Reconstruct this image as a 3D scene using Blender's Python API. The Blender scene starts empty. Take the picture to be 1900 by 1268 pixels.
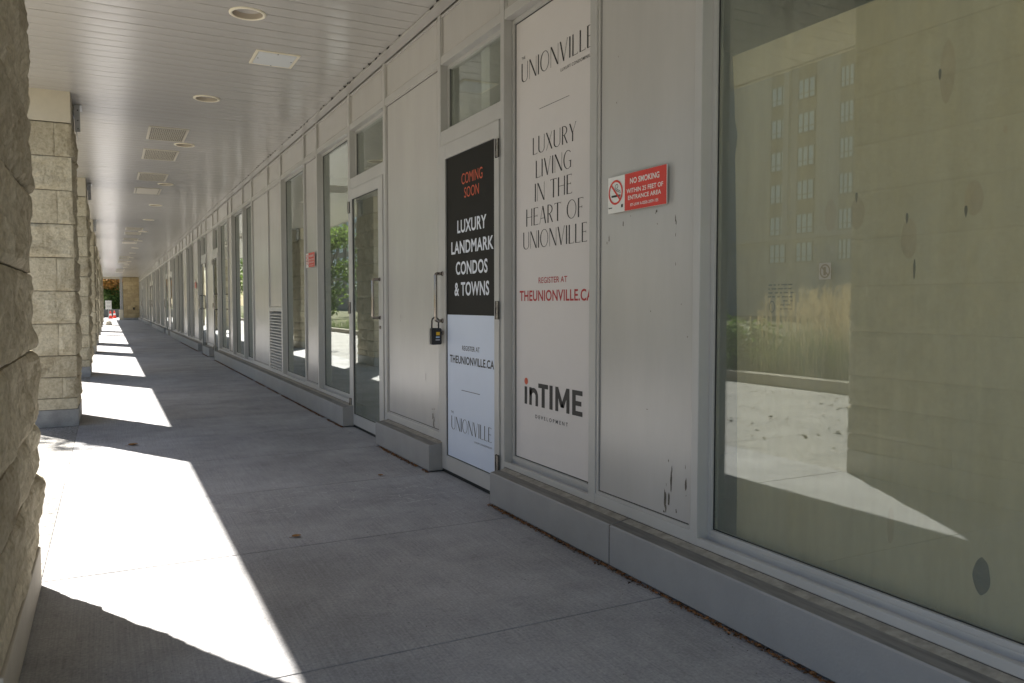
import bpy, math, random
from mathutils import Vector, Matrix, noise
random.seed(7)
rad = math.radians
S = bpy.context.scene
COL = S.collection

# ------------------------------------------------------------------ camera, world, sun, exposure
CAM_H = 1.15
cam_data = bpy.data.cameras.new("camera")
cam = bpy.data.objects.new("camera", cam_data); COL.objects.link(cam)
cam.location = (0, 0, CAM_H)
cam.rotation_euler = (rad(90 - 2.7254), 0, rad(-27.1476))
cam_data.sensor_width = 36.0
cam_data.lens = 1460.0 / 1900.0 * 36.0
cam_data.clip_start = 0.05; cam_data.clip_end = 2000
cam_data.dof.use_dof = True
cam_data.dof.focus_distance = 5.0
cam_data.dof.aperture_fstop = 7.1
S.camera = cam

SUN_EL = 47.0
SUN_AZ = math.degrees(math.atan2(-0.4895, 0.872))      # measured from +Y towards +X: the sun stands ahead, to the left
sun_dir = Vector((math.sin(rad(SUN_AZ)) * math.cos(rad(SUN_EL)), math.cos(rad(SUN_AZ)) * math.cos(rad(SUN_EL)), math.sin(rad(SUN_EL))))
W = bpy.data.worlds.new("World"); S.world = W; W.use_nodes = True
wn = W.node_tree; wn.nodes.clear()
sky = wn.nodes.new("ShaderNodeTexSky"); sky.sky_type = 'NISHITA'; sky.sun_disc = False
sky.sun_elevation = rad(SUN_EL); sky.sun_rotation = rad(SUN_AZ)
bg = wn.nodes.new("ShaderNodeBackground"); bg.inputs[1].default_value = 0.05
wo = wn.nodes.new("ShaderNodeOutputWorld")
wn.links.new(sky.outputs[0], bg.inputs[0]); wn.links.new(bg.outputs[0], wo.inputs[0])
sl = bpy.data.lights.new("sun", 'SUN'); sl.energy = 5.0; sl.angle = rad(0.53); sl.color = (1.0, 0.95, 0.87)
so = bpy.data.objects.new("sun", sl); COL.objects.link(so)
so.rotation_euler = sun_dir.to_track_quat('Z', 'Y').to_euler(); so.location = sun_dir * 60
S.view_settings.view_transform = 'Standard'; S.view_settings.look = 'None'
S.view_settings.exposure = 1.96; S.view_settings.gamma = 1.0
S.cycles.max_bounces = 9; S.cycles.diffuse_bounces = 5; S.cycles.glossy_bounces = 5; S.cycles.transparent_max_bounces = 16

# ------------------------------------------------------------------ materials
def mat(name, base, rough=0.6, spec=0.5, metal=0.0, var=0.0, vscale=4.0, bump=0.0, bscale=60.0, var2=None, stretch=(1, 1, 1), trans=0.0, island=0.0):
    m = bpy.data.materials.new(name); m.use_nodes = True
    nt = m.node_tree; N = nt.nodes; L = nt.links
    p = N["Principled BSDF"]
    p.inputs["Base Color"].default_value = (*base, 1); p.inputs["Roughness"].default_value = rough
    p.inputs["Specular IOR Level"].default_value = spec; p.inputs["Metallic"].default_value = metal
    tc = N.new("ShaderNodeTexCoord"); mp = N.new("ShaderNodeMapping"); mp.inputs["Scale"].default_value = stretch
    L.new(tc.outputs["Object"], mp.inputs[0])
    if var > 0:
        nz = N.new("ShaderNodeTexNoise"); nz.inputs["Scale"].default_value = vscale; nz.inputs["Detail"].default_value = 6; nz.inputs["Roughness"].default_value = 0.65
        L.new(mp.outputs[0], nz.inputs[0])
        cr = N.new("ShaderNodeValToRGB"); cr.color_ramp.elements[0].position = 0.3; cr.color_ramp.elements[1].position = 0.7
        a = var2 if var2 else tuple(c * (1 - var) for c in base)
        b = tuple(min(1, c * (1 + var)) for c in base)
        cr.color_ramp.elements[0].color = (*a, 1); cr.color_ramp.elements[1].color = (*b, 1)
        L.new(nz.outputs["Fac"], cr.inputs[0]); L.new(cr.outputs[0], p.inputs["Base Color"])
    if island > 0:
        ge = N.new("ShaderNodeNewGeometry"); cr = N.new("ShaderNodeValToRGB")
        a = var2 if var2 else tuple(c * (1 - island) for c in base)
        cr.color_ramp.elements[0].color = (*a, 1)
        cr.color_ramp.elements[1].color = (*tuple(c * (1 + island) for c in base), 1)
        L.new(ge.outputs["Random Per Island"], cr.inputs[0]); L.new(cr.outputs[0], p.inputs["Base Color"])
    if bump > 0:
        n2 = N.new("ShaderNodeTexNoise"); n2.inputs["Scale"].default_value = bscale; n2.inputs["Detail"].default_value = 5
        L.new(mp.outputs[0], n2.inputs[0])
        bp = N.new("ShaderNodeBump"); bp.inputs["Strength"].default_value = bump; bp.inputs["Distance"].default_value = 0.01
        L.new(n2.outputs["Fac"], bp.inputs["Height"]); L.new(bp.outputs[0], p.inputs["Normal"])
    if trans > 0:
        out = N["Material Output"]; tr = N.new("ShaderNodeBsdfTranslucent"); mx = N.new("ShaderNodeMixShader"); mx.inputs[0].default_value = trans
        src = p.inputs["Base Color"].links[0].from_socket if p.inputs["Base Color"].links else None
        if src: L.new(src, tr.inputs[0])
        else: tr.inputs[0].default_value = (*base, 1)
        L.new(p.outputs[0], mx.inputs[1]); L.new(tr.outputs[0], mx.inputs[2]); L.new(mx.outputs[0], out.inputs[0])
    return m

def glass_mat(name, tint, boost, base_ref, haze=0.11):
    m = bpy.data.materials.new(name); m.use_nodes = True
    nt = m.node_tree; N = nt.nodes; L = nt.links; N.clear()
    out = N.new("ShaderNodeOutputMaterial"); t = N.new("ShaderNodeBsdfTransparent"); g = N.new("ShaderNodeBsdfGlossy")
    t.inputs[0].default_value = (*tint, 1); g.inputs["Roughness"].default_value = 0.0; g.inputs[0].default_value = (0.93, 0.97, 0.95, 1)
    fr = N.new("ShaderNodeFresnel")
    ge = N.new("ShaderNodeNewGeometry"); io = N.new("ShaderNodeMath"); io.operation = 'MULTIPLY_ADD'      # same reflectance from either side of the pane
    io.inputs[1].default_value = 1/1.5-1.5; io.inputs[2].default_value = 1.5
    L.new(ge.outputs["Backfacing"], io.inputs[0]); L.new(io.outputs[0], fr.inputs[0])
    ma = N.new("ShaderNodeMath"); ma.operation = 'MULTIPLY_ADD'; ma.use_clamp = True
    ma.inputs[1].default_value = boost; ma.inputs[2].default_value = base_ref
    mx = N.new("ShaderNodeMixShader")
    df = N.new("ShaderNodeBsdfDiffuse"); df.inputs[0].default_value = (0.54, 0.565, 0.47, 1)        # film of dust and streaks on the pane
    mh = N.new("ShaderNodeMixShader"); hz = N.new("ShaderNodeTexNoise"); hz.inputs["Scale"].default_value = 2.2; hz.inputs["Detail"].default_value = 7; hz.inputs["Roughness"].default_value = 0.7
    hc = N.new("ShaderNodeTexCoord"); hm = N.new("ShaderNodeMapping"); hm.inputs["Scale"].default_value = (1, 3.0, 0.9); L.new(hc.outputs["Object"], hm.inputs[0]); L.new(hm.outputs[0], hz.inputs[0])
    ha = N.new("ShaderNodeMath"); ha.operation = 'MULTIPLY_ADD'; ha.inputs[1].default_value = haze*2.6; ha.inputs[2].default_value = -haze*0.15; ha.use_clamp = True; L.new(hz.outputs["Fac"], ha.inputs[0]); L.new(ha.outputs[0], mh.inputs[0])
    L.new(t.outputs[0], mh.inputs[1]); L.new(df.outputs[0], mh.inputs[2])
    L.new(fr.outputs[0], ma.inputs[0]); L.new(ma.outputs[0], mx.inputs[0]); L.new(mh.outputs[0], mx.inputs[1]); L.new(g.outputs[0], mx.inputs[2]); L.new(mx.outputs[0], out.inputs[0])
    # faint unevenness of float glass
    nz = N.new("ShaderNodeTexNoise"); nz.inputs["Scale"].default_value = 1.3; nz.inputs["Detail"].default_value = 1
    tc = N.new("ShaderNodeTexCoord"); L.new(tc.outputs["Object"], nz.inputs[0])
    bp = N.new("ShaderNodeBump"); bp.inputs["Strength"].default_value = 0.02; bp.inputs["Distance"].default_value = 0.010
    L.new(nz.outputs["Fac"], bp.inputs["Height"]); L.new(bp.outputs[0], g.inputs["Normal"])
    return m

def concrete_mat(name, base, speck=False):
    m = bpy.data.materials.new(name); m.use_nodes = True
    nt = m.node_tree; N = nt.nodes; L = nt.links; p = N["Principled BSDF"]; p.inputs["Roughness"].default_value = 0.85; p.inputs["Specular IOR Level"].default_value = 0.3
    tc = N.new("ShaderNodeTexCoord")
    def nz(scale, detail, stretch=(1, 1, 1), rough=0.6):
        mp = N.new("ShaderNodeMapping"); mp.inputs["Scale"].default_value = stretch; L.new(tc.outputs["Object"], mp.inputs[0])
        n = N.new("ShaderNodeTexNoise"); n.inputs["Scale"].default_value = scale; n.inputs["Detail"].default_value = detail; n.inputs["Roughness"].default_value = rough
        L.new(mp.outputs[0], n.inputs[0]); return n.outputs["Fac"]
    def ramp(src, p0, p1, c0, c1):
        r = N.new("ShaderNodeValToRGB"); r.color_ramp.elements[0].position = p0; r.color_ramp.elements[1].position = p1
        r.color_ramp.elements[0].color = (c0, c0, c0, 1); r.color_ramp.elements[1].color = (c1, c1, c1, 1); L.new(src, r.inputs[0]); return r.outputs[0]
    def mul(a, b, f=1.0):
        x = N.new("ShaderNodeMixRGB"); x.blend_type = 'MULTIPLY'; x.inputs[0].default_value = f; L.new(a, x.inputs[1]); L.new(b, x.inputs[2]); return x.outputs[0]
    rgb = N.new("ShaderNodeRGB"); rgb.outputs[0].default_value = (*base, 1)
    c = mul(rgb.outputs[0], ramp(nz(1.1, 8, rough=0.75), 0.36, 0.64, 0.74, 1.12))
    c = mul(c, ramp(nz(90, 3), 0.3, 0.7, 0.80, 1.15))
    if speck: c = mul(c, ramp(nz(34, 6, rough=0.85), 0.42, 0.55, 0.50, 1.10))
    c = mul(c, ramp(nz(7, 6, rough=0.75), 0.30, 0.42, 0.80, 1.0))
    st = nz(1.0, 4, (150, 2.2, 1), 0.7)
    c = mul(c, ramp(st, 0.33, 0.62, 0.87, 1.07))
    c = mul(c, ramp(nz(24, 2), 0.70, 0.76, 1.0, 0.62))
    c = mul(c, ramp(nz(2.6, 8, (1, .5, 1), .75), 0.60, 0.74, 1.0, 0.80))
    L.new(c, p.inputs["Base Color"])
    add = N.new("ShaderNodeMath"); add.operation = 'ADD'; L.new(st, add.inputs[0]); L.new(nz(220, 2), add.inputs[1])
    bp = N.new("ShaderNodeBump"); bp.inputs["Strength"].default_value = 0.35; bp.inputs["Distance"].default_value = 0.004
    L.new(add.outputs[0], bp.inputs["Height"]); L.new(bp.outputs[0], p.inputs["Normal"])
    return m

def stone_mat(name, c0, c1, c2):
    m = bpy.data.materials.new(name); m.use_nodes = True
    nt = m.node_tree; N = nt.nodes; L = nt.links; p = N["Principled BSDF"]; p.inputs["Roughness"].default_value = 0.9; p.inputs["Specular IOR Level"].default_value = 0.25
    tc = N.new("ShaderNodeTexCoord")
    n1 = N.new("ShaderNodeTexNoise"); n1.inputs["Scale"].default_value = 5; n1.inputs["Detail"].default_value = 9; n1.inputs["Roughness"].default_value = 0.7; n1.inputs["Distortion"].default_value = 0.8
    L.new(tc.outputs["Object"], n1.inputs[0])
    r = N.new("ShaderNodeValToRGB"); r.color_ramp.elements[0].position = 0.30; r.color_ramp.elements[1].position = 0.72
    r.color_ramp.elements[0].color = (*c0, 1); r.color_ramp.elements[1].color = (*c2, 1); e = r.color_ramp.elements.new(0.5); e.color = (*c1, 1)
    L.new(n1.outputs["Fac"], r.inputs[0])
    ge = N.new("ShaderNodeNewGeometry"); r2 = N.new("ShaderNodeValToRGB"); r2.color_ramp.elements[0].color = (0.80, 0.78, 0.74, 1); r2.color_ramp.elements[1].color = (1.06, 1.05, 1.02, 1)
    L.new(ge.outputs["Random Per Island"], r2.inputs[0])
    x = N.new("ShaderNodeMixRGB"); x.blend_type = 'MULTIPLY'; x.inputs[0].default_value = 1; L.new(r.outputs[0], x.inputs[1]); L.new(r2.outputs[0], x.inputs[2])
    n3 = N.new("ShaderNodeTexNoise"); n3.inputs["Scale"].default_value = 45; n3.inputs["Detail"].default_value = 4; L.new(tc.outputs["Object"], n3.inputs[0])
    r3 = N.new("ShaderNodeValToRGB"); r3.color_ramp.elements[0].position = 0.3; r3.color_ramp.elements[1].position = 0.6; r3.color_ramp.elements[0].color = (0.78, 0.77, 0.74, 1); r3.color_ramp.elements[1].color = (1.04, 1.04, 1.04, 1)
    L.new(n3.outputs["Fac"], r3.inputs[0])
    y = N.new("ShaderNodeMixRGB"); y.blend_type = 'MULTIPLY'; y.inputs[0].default_value = 1; L.new(x.outputs[0], y.inputs[1]); L.new(r3.outputs[0], y.inputs[2])
    L.new(y.outputs[0], p.inputs["Base Color"])
    n2 = N.new("ShaderNodeTexNoise"); n2.inputs["Scale"].default_value = 70; n2.inputs["Detail"].default_value = 6; n2.inputs["Roughness"].default_value = 0.7; L.new(tc.outputs["Object"], n2.inputs[0])
    bp = N.new("ShaderNodeBump"); bp.inputs["Strength"].default_value = 0.7; bp.inputs["Distance"].default_value = 0.012
    L.new(n2.outputs["Fac"], bp.inputs["Height"]); L.new(bp.outputs[0], p.inputs["Normal"])
    return m

M = {}
M['paint'] = mat('painted_metal', (0.465, 0.445, 0.422), 0.24, 0.5, 0, 0.05, 1.6, 0.02, 25, stretch=(1, 3, .6))
M['frame'] = mat('painted_frame', (0.455, 0.443, 0.425), 0.36, 0.5, 0, 0.05, 3.0)
M['soffit'] = mat('soffit_paint', (0.462, 0.442, 0.415), 0.21, 0.5, 0, 0.03, 0.8, 0.03, 6, stretch=(1, 1, 1))
M['gap'] = mat('dark_gap', (0.03, 0.028, 0.026), 0.9, 0.2)
M['sealant'] = mat('old_sealant', (0.33, 0.305, 0.26), 0.85, 0.2, 0, 0.3, 20)
M['gasket'] = mat('rubber_gasket', (0.02, 0.022, 0.022), 0.6, 0.3)
M['chip'] = mat('bare_metal_chip', (0.12, 0.105, 0.085), 0.8, 0.3, 0, 0.4, 80)
M['glass'] = glass_mat('window_glass', (0.905, 0.925, 0.90), 1.5, 0.02)
M['concrete'] = concrete_mat('broomed_concrete', (0.372, 0.370, 0.382))
M['paving'] = concrete_mat('outdoor_paving', (0.36, 0.35, 0.335), True)
M['jointbed'] = mat('joint_mortar', (0.13, 0.12, 0.11), 0.95, 0.1, 0, 0.3, 8)
M['plinth'] = mat('painted_plinth', (0.305, 0.298, 0.292), 0.62, 0.4, 0, 0.07, 5, 0.15, 90)
M['ledge'] = mat('dirty_ledge', (0.20, 0.19, 0.175), 0.85, 0.25, 0, 0.30, 7, 0.2, 90, stretch=(6, .6, 1))
M['rust'] = mat('rust_stain', (0.09, 0.055, 0.035), 0.9, 0.2, 0, 0.4, 40)
M['stone'] = stone_mat('split_faced_limestone', (0.43, 0.375, 0.275), (0.61, 0.55, 0.425), (0.70, 0.65, 0.53))
M['mortar'] = mat('mortar', (0.25, 0.225, 0.18), 0.95, 0.1, 0, 0.15, 30)
M['cap'] = mat('smooth_cap_stone', (0.60, 0.545, 0.44), 0.85, 0.2, 0, 0.06, 8, 0.1, 120)
M['base'] = mat('grey_base_stone', (0.36, 0.36, 0.36), 0.85, 0.2, 0, 0.25, 6, 0.3, 60)
M['base2'] = mat('buff_base_stone', (0.52, 0.48, 0.41), 0.85, 0.2, 0, 0.08, 6, 0.2, 60)
M['steel'] = mat('brushed_steel', (0.36, 0.32, 0.29), 0.26, 0.5, 0.9)
M['darksteel'] = mat('worn_hinge_steel', (0.30, 0.27, 0.24), 0.4, 0.5, 0.8, 0.35, 60)
M['galv'] = mat('galvanised_sheet', (0.42, 0.43, 0.46), 0.4, 0.5, 0.6, 0.12, 9)
M['cream'] = mat('cream_trim', (0.80, 0.74, 0.60), 0.45, 0.4)
M['cone'] = mat('lamp_cone', (0.50, 0.44, 0.37), 0.28, 0.5, 0.3)
M['bulb'] = mat('unlit_lamp', (0.30, 0.29, 0.22), 0.25, 0.5)
M['vent'] = mat('vent_paint', (0.56, 0.52, 0.44), 0.45, 0.4)
M['ventback'] = mat('vent_duct', (0.07, 0.063, 0.055), 0.8, 0.2)
M['white'] = mat('white_panel', (0.66, 0.68, 0.69), 0.45, 0.4)
M['pblack'] = mat('poster_black', (0.019, 0.018, 0.016), 0.6, 0.18, 0, 0.06, 5)
M['pwhite'] = mat('poster_cool_white', (0.60, 0.66, 0.78), 0.5, 0.4, 0, 0.02, 3)
M['pwarm'] = mat('poster_warm_white', (0.66, 0.62, 0.60), 0.5, 0.4, 0, 0.02, 3)
M['ink'] = mat('black_ink', (0.022, 0.020, 0.020), 0.5, 0.4)
M['inkw'] = mat('white_ink', (0.70, 0.73, 0.80), 0.5, 0.4)
M['inko'] = mat('orange_ink', (0.56, 0.105, 0.05), 0.5, 0.4)
M['inkr'] = mat('red_ink', (0.42, 0.028, 0.03), 0.5, 0.4)
M['signred'] = mat('sign_red', (0.66, 0.045, 0.03), 0.4, 0.5, 0, 0.05, 20)
M['signwhite'] = mat('sign_white', (0.80, 0.79, 0.76), 0.4, 0.5)
M['black'] = mat('black_plastic', (0.014, 0.014, 0.015), 0.38, 0.5)
M['silver'] = mat('silver_trim', (0.55, 0.56, 0.60), 0.3, 0.5, 0.7)
M['yellow'] = mat('yellow_label', (0.75, 0.45, 0.02), 0.5, 0.4)
M['bluelab'] = mat('pale_blue_label', (0.40, 0.55, 0.75), 0.5, 0.4)
M['ply'] = mat('plywood', (0.66, 0.545, 0.36), 0.7, 0.3, 0, 0.09, 1.6, 0.05, 30, stretch=(1, 7, 0.45))
M['plypatch'] = mat('plywood_patch', (0.57, 0.44, 0.275), 0.7, 0.3, 0, 0.10, 8, stretch=(1, 3, 0.6))
M['knot'] = mat('plywood_knot', (0.085, 0.07, 0.045), 0.8, 0.2, 0, .4, 40)
M['stamp'] = mat('faded_stamp_ink', (0.27, 0.235, 0.16), 0.8, 0.2)
M['sticker'] = mat('faded_sticker', (0.40, 0.37, 0.30), 0.6, 0.3)
M['interior'] = mat('interior_board', (0.42, 0.44, 0.42), 0.85, 0.2, 0, 0.05, 1)
M['carpet'] = mat('interior_floor', (0.28, 0.28, 0.27), 0.7, 0.3, 0, 0.1, 4)
M['upper'] = mat('upper_wall_stone', (0.45, 0.41, 0.33), 0.9, 0.2, 0, 0.1, 2)
M['soil'] = mat('soil_and_lawn', (0.12, 0.12, 0.07), 0.95, 0.1, 0, 0.4, 1.5, 0.4, 20)
M['kerb'] = mat('kerb_concrete', (0.30, 0.28, 0.24), 0.9, 0.2, 0, 0.12, 3, 0.2, 60)
M['leaf'] = mat('green_leaf', (0.135, 0.20, 0.045), 0.6, 0.3, island=0.5, trans=0.5)
M['leaf2'] = mat('dark_green_leaf', (0.075, 0.125, 0.03), 0.6, 0.3, island=0.5, trans=0.35)
M['leafo'] = mat('autumn_leaf', (0.42, 0.20, 0.06), 0.6, 0.3, island=0.5, var2=(0.16, 0.13, 0.035), trans=0.4)
M['bark'] = mat('bark', (0.10, 0.08, 0.06), 0.95, 0.1, 0, 0.3, 12, 0.5, 30)
M['grass'] = mat('grass_blade', (0.10, 0.14, 0.04), 0.7, 0.2, island=0.45, trans=0.45)
M['seed'] = mat('grass_seed_head', (0.58, 0.47, 0.28), 0.8, 0.2, island=0.3, trans=0.45)
M['tower'] = mat('tower_precast', (0.46, 0.43, 0.41), 0.9, 0.2, 0, 0.06, 0.3)
M['spandrel'] = mat('tower_spandrel', (0.30, 0.255, 0.20), 0.8, 0.3)
M['tower2'] = mat('tower_brick', (0.30, 0.25, 0.20), 0.9, 0.2, 0, 0.08, 0.6)
M['towerglass'] = mat('tower_window', (0.66, 0.82, 0.90), 0.12, 1.0)  # pale blue base colour paints in the sky reflected by the panes
M['towerframe'] = mat('tower_window_frame', (0.20, 0.20, 0.20), 0.6, 0.4)
M['dryleaf'] = mat('dry_leaf', (0.30, 0.16, 0.06), 0.8, 0.2, 0, 0.3, 50)
M['litter'] = mat('dark_litter', (0.06, 0.04, 0.025), 0.95, 0.1, island=0.7)
M['orangelitter'] = mat('rusty_grit', (0.20, 0.10, 0.045), 0.95, 0.1, island=0.85, var2=(0.025, 0.018, 0.012))
M['chalk'] = mat('chalk_trace', (0.50, 0.50, 0.51), 0.95, 0.1, 0, 0.3, 90)
M['endstone'] = stone_mat('end_wall_stone', (0.40, 0.31, 0.18), (0.52, 0.42, 0.26), (0.60, 0.50, 0.34))
M['coneorange'] = mat('cone_red_orange', (0.75, 0.06, 0.03), 0.5, 0.4)
M['grey'] = mat('grey_metal', (0.45, 0.45, 0.47), 0.5, 0.4)
M['planter'] = mat('dark_planter', (0.16, 0.16, 0.16), 0.9, 0.2, 0, 0.15, 3)

# ------------------------------------------------------------------ mesh helpers
class MB:
    def __init__(s): s.v = []; s.f = []; s.m = []
    def quad(s, a, b, c, d, mi=0):
        n = len(s.v); s.v += [tuple(a), tuple(b), tuple(c), tuple(d)]; s.f.append((n, n+1, n+2, n+3)); s.m.append(mi)
    def poly(s, pts, mi=0):
        n = len(s.v); s.v += [tuple(p) for p in pts]; s.f.append(tuple(range(n, n+len(pts)))); s.m.append(mi)
    def box(s, x0, x1, y0, y1, z0, z1, mi=0):
        n = len(s.v)
        s.v += [(x0,y0,z0),(x1,y0,z0),(x1,y1,z0),(x0,y1,z0),(x0,y0,z1),(x1,y0,z1),(x1,y1,z1),(x0,y1,z1)]
        for q in ((0,3,2,1),(4,5,6,7),(0,1,5,4),(1,2,6,5),(2,3,7,6),(3,0,4,7)):
            s.f.append(tuple(n+i for i in q)); s.m.append(mi)
    def prism(s, prof, axis, a, b, mi=0):
        # closed profile swept along an axis: axis 'y' -> prof (x,z); 'x' -> prof (y,z); 'z' -> prof (x,y)
        def P(p, t): return (p[0], t, p[1]) if axis == 'y' else ((t, p[0], p[1]) if axis == 'x' else (p[0], p[1], t))
        n = len(s.v); k = len(prof)
        s.v += [P(p, a) for p in prof] + [P(p, b) for p in prof]
        for i in range(k):
            j = (i+1) % k; s.f.append((n+i, n+j, n+k+j, n+k+i)); s.m.append(mi)
        s.f.append(tuple(n+i for i in range(k))[::-1]); s.m.append(mi); s.f.append(tuple(n+k+i for i in range(k))); s.m.append(mi)
    def tube(s, pts, r, seg=10, mi=0, caps=True):
        pts = [Vector(p) for p in pts]; n0 = len(s.v); K = len(pts)
        rr = r if isinstance(r, (list, tuple)) else [r]*K
        up = None
        for i, p in enumerate(pts):
            t = (pts[min(i+1, K-1)] - pts[max(i-1, 0)]).normalized()
            if up is None:
                up = Vector((0, 0, 1)) if abs(t.z) < 0.9 else Vector((1, 0, 0))
            u = t.cross(up).normalized(); w = u.cross(t).normalized(); up = w
            for k in range(seg):
                a = 2*math.pi*k/seg; s.v.append(tuple(p + (u*math.cos(a) + w*math.sin(a))*rr[i]))
        for i in range(K-1):
            for k in range(seg):
                k2 = (k+1) % seg; a = n0+i*seg
                s.f.append((a+k, a+k2, a+seg+k2, a+seg+k)); s.m.append(mi)
        if caps:
            s.f.append(tuple(n0+k for k in range(seg))[::-1]); s.m.append(mi)
            s.f.append(tuple(n0+(K-1)*seg+k for k in range(seg))); s.m.append(mi)
    def lathe(s, prof, cx, cy, seg=40, mi=0):
        n0 = len(s.v); K = len(prof)
        for r, z in prof:
            for k in range(seg):
                a = 2*math.pi*k/seg; s.v.append((cx + r*math.cos(a), cy + r*math.sin(a), z))
        for i in range(K-1):
            for k in range(seg):
                k2 = (k+1) % seg; a = n0+i*seg
                s.f.append((a+k, a+k2, a+seg+k2, a+seg+k)); s.m.append(mi)
    def build(s, name, mats, parent=None, smooth=False, bevel=0.0):
        me = bpy.data.meshes.new(name); me.from_pydata(s.v, [], s.f)
        if not isinstance(mats, (list, tuple)): mats = [mats]
        for m in mats: me.materials.append(m)
        if any(s.m): me.polygons.foreach_set('material_index', s.m)
        if smooth: me.polygons.foreach_set('use_smooth', [True]*len(s.f))
        me.update()
        o = bpy.data.objects.new(name, me); COL.objects.link(o)
        if bevel > 0:
            b = o.modifiers.new('bevel', 'BEVEL'); b.width = bevel; b.segments = 2; b.limit_method = 'ANGLE'
        if parent is not None: set_parent(o, parent)
        return o

def world_loc(o):
    v = Vector(o.location)
    while o.parent is not None:
        o = o.parent; v = v + Vector(o.location)
    return v
def set_parent(o, p):
    o.parent = p; o.matrix_parent_inverse = Matrix.Translation(-(root_shift(p)))
def root_shift(p):
    # meshes are written in world coordinates; only Empties at the top carry a location
    while p.parent is not None: p = p.parent
    return Vector(p.location) if p.type == 'EMPTY' else Vector((0, 0, 0))
def set_parent_sub(o, p):
    o.parent = p; o.matrix_parent_inverse = Matrix.Identity(4)
def tag(o, label=None, cat=None, group=None, kind=None):
    if label: o['label'] = label
    if cat: o['category'] = cat
    if group: o['group'] = group
    if kind: o['kind'] = kind
    return o
def thing(name, loc, label, cat, group=None):
    o = bpy.data.objects.new(name, None); o.location = loc; COL.objects.link(o); o.empty_display_size = 0.1
    return tag(o, label, cat, group)
def copy_tree(o, parent=None):
    c = o.copy(); COL.objects.link(c)
    if parent is not None:
        c.parent = parent; c.matrix_parent_inverse = o.matrix_parent_inverse.copy()
    for ch in list(o.children): copy_tree(ch, c)
    return c
def part(mb, name, mats, parent, **k):
    o = mb.build(name, mats, None, **k)
    if parent.type == 'EMPTY': set_parent(o, parent)
    else: set_parent_sub(o, parent)
    return o

# ------------------------------------------------------------------ lettering
def sans(text, weight=0.0, space=1.0):
    cu = bpy.data.curves.new('lettering_curve', 'FONT'); cu.body = text; cu.size = 1.0; cu.offset = weight; cu.resolution_u = 4
    cu.space_character = space + weight*2.2
    o = bpy.data.objects.new('lettering_curve', cu); COL.objects.link(o)
    dg = bpy.context.evaluated_depsgraph_get()
    me = bpy.data.meshes.new_from_object(o.evaluated_get(dg))
    V = [(v.co.x, v.co.y) for v in me.vertices]; F = [tuple(p.vertices) for p in me.polygons]
    bpy.data.objects.remove(o); bpy.data.curves.remove(cu); bpy.data.meshes.remove(me)
    return V, F
TK, TN = 0.096, 0.027
def glyph(ch):
    # high-contrast display capitals, cap height 1: line (x0,y0,x1,y1,width) or arc (cx,cy,rx,ry,a0,a1,left width,right width)
    T, t = TK, TN
    G = {
     'U': (0.62, [('l',.05,1,.05,.24,T),('a',.31,.25,.26,.245,180,360,T,.045),('l',.57,1,.57,.24,.045)]),
     'N': (0.66, [('l',.03,0,.03,1,t),('l',.05,1,.61,0,T),('l',.63,0,.63,1,t)]),
     'I': (0.13, [('l',.065,0,.065,1,T)]),
     'O': (0.76, [('a',.38,.5,.35,.49,0,360,T*.9,.05)]),
     'V': (0.62, [('l',.04,1,.32,0,T),('l',.32,0,.60,1,t),('l',.56,.99,.64,.99,t)]),
     'L': (0.44, [('l',.06,0,.06,1,T),('l',.06,.012,.43,.012,t),('l',.43,0,.43,.09,t)]),
     'E': (0.46, [('l',.06,0,.06,1,T),('l',.06,.012,.44,.012,t),('l',.06,.52,.36,.52,t),('l',.06,.988,.42,.988,t),('l',.43,0,.43,.08,t),('l',.35,.46,.35,.58,t),('l',.41,.92,.41,1,t)]),
     'X': (0.60, [('l',.05,1,.55,0,T),('l',.04,0,.56,1,t)]),
     'R': (0.52, [('l',.06,0,.06,1,T),('a',.10,.74,.32,.25,-90,90,t,T*.8),('l',.06,.99,.12,.99,t),('l',.06,.49,.12,.49,t),('l',.20,.49,.46,0,T*.8)]),
     'Y': (0.58, [('l',.05,1,.29,.44,T),('l',.55,1,.29,.44,t),('l',.29,.46,.29,0,T),('l',.51,.99,.59,.99,t)]),
     'G': (0.72, [('a',.37,.5,.33,.49,48,312,T*.95,.05),('l',.60,.42,.60,.06,T*.8),('l',.46,.42,.68,.42,t)]),
     'T': (0.52, [('l',0,.988,.52,.988,t),('l',.26,0,.26,1,T),('l',.01,.92,.01,1,t),('l',.51,.92,.51,1,t)]),
     'H': (0.60, [('l',.06,0,.06,1,T),('l',.06,.52,.55,.52,t),('l',.55,0,.55,1,T*.8)]),
     'A': (0.60, [('l',.02,0,.30,1,t),('l',.30,1,.56,0,T),('l',.10,.32,.47,.32,t)]),
     'F': (0.44, [('l',.06,0,.06,1,T),('l',.06,.52,.34,.52,t),('l',.06,.988,.42,.988,t),('l',.33,.46,.33,.58,t),('l',.41,.92,.41,1,t)]),
     ' ': (0.30, []),
    }
    return G[ch]
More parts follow.
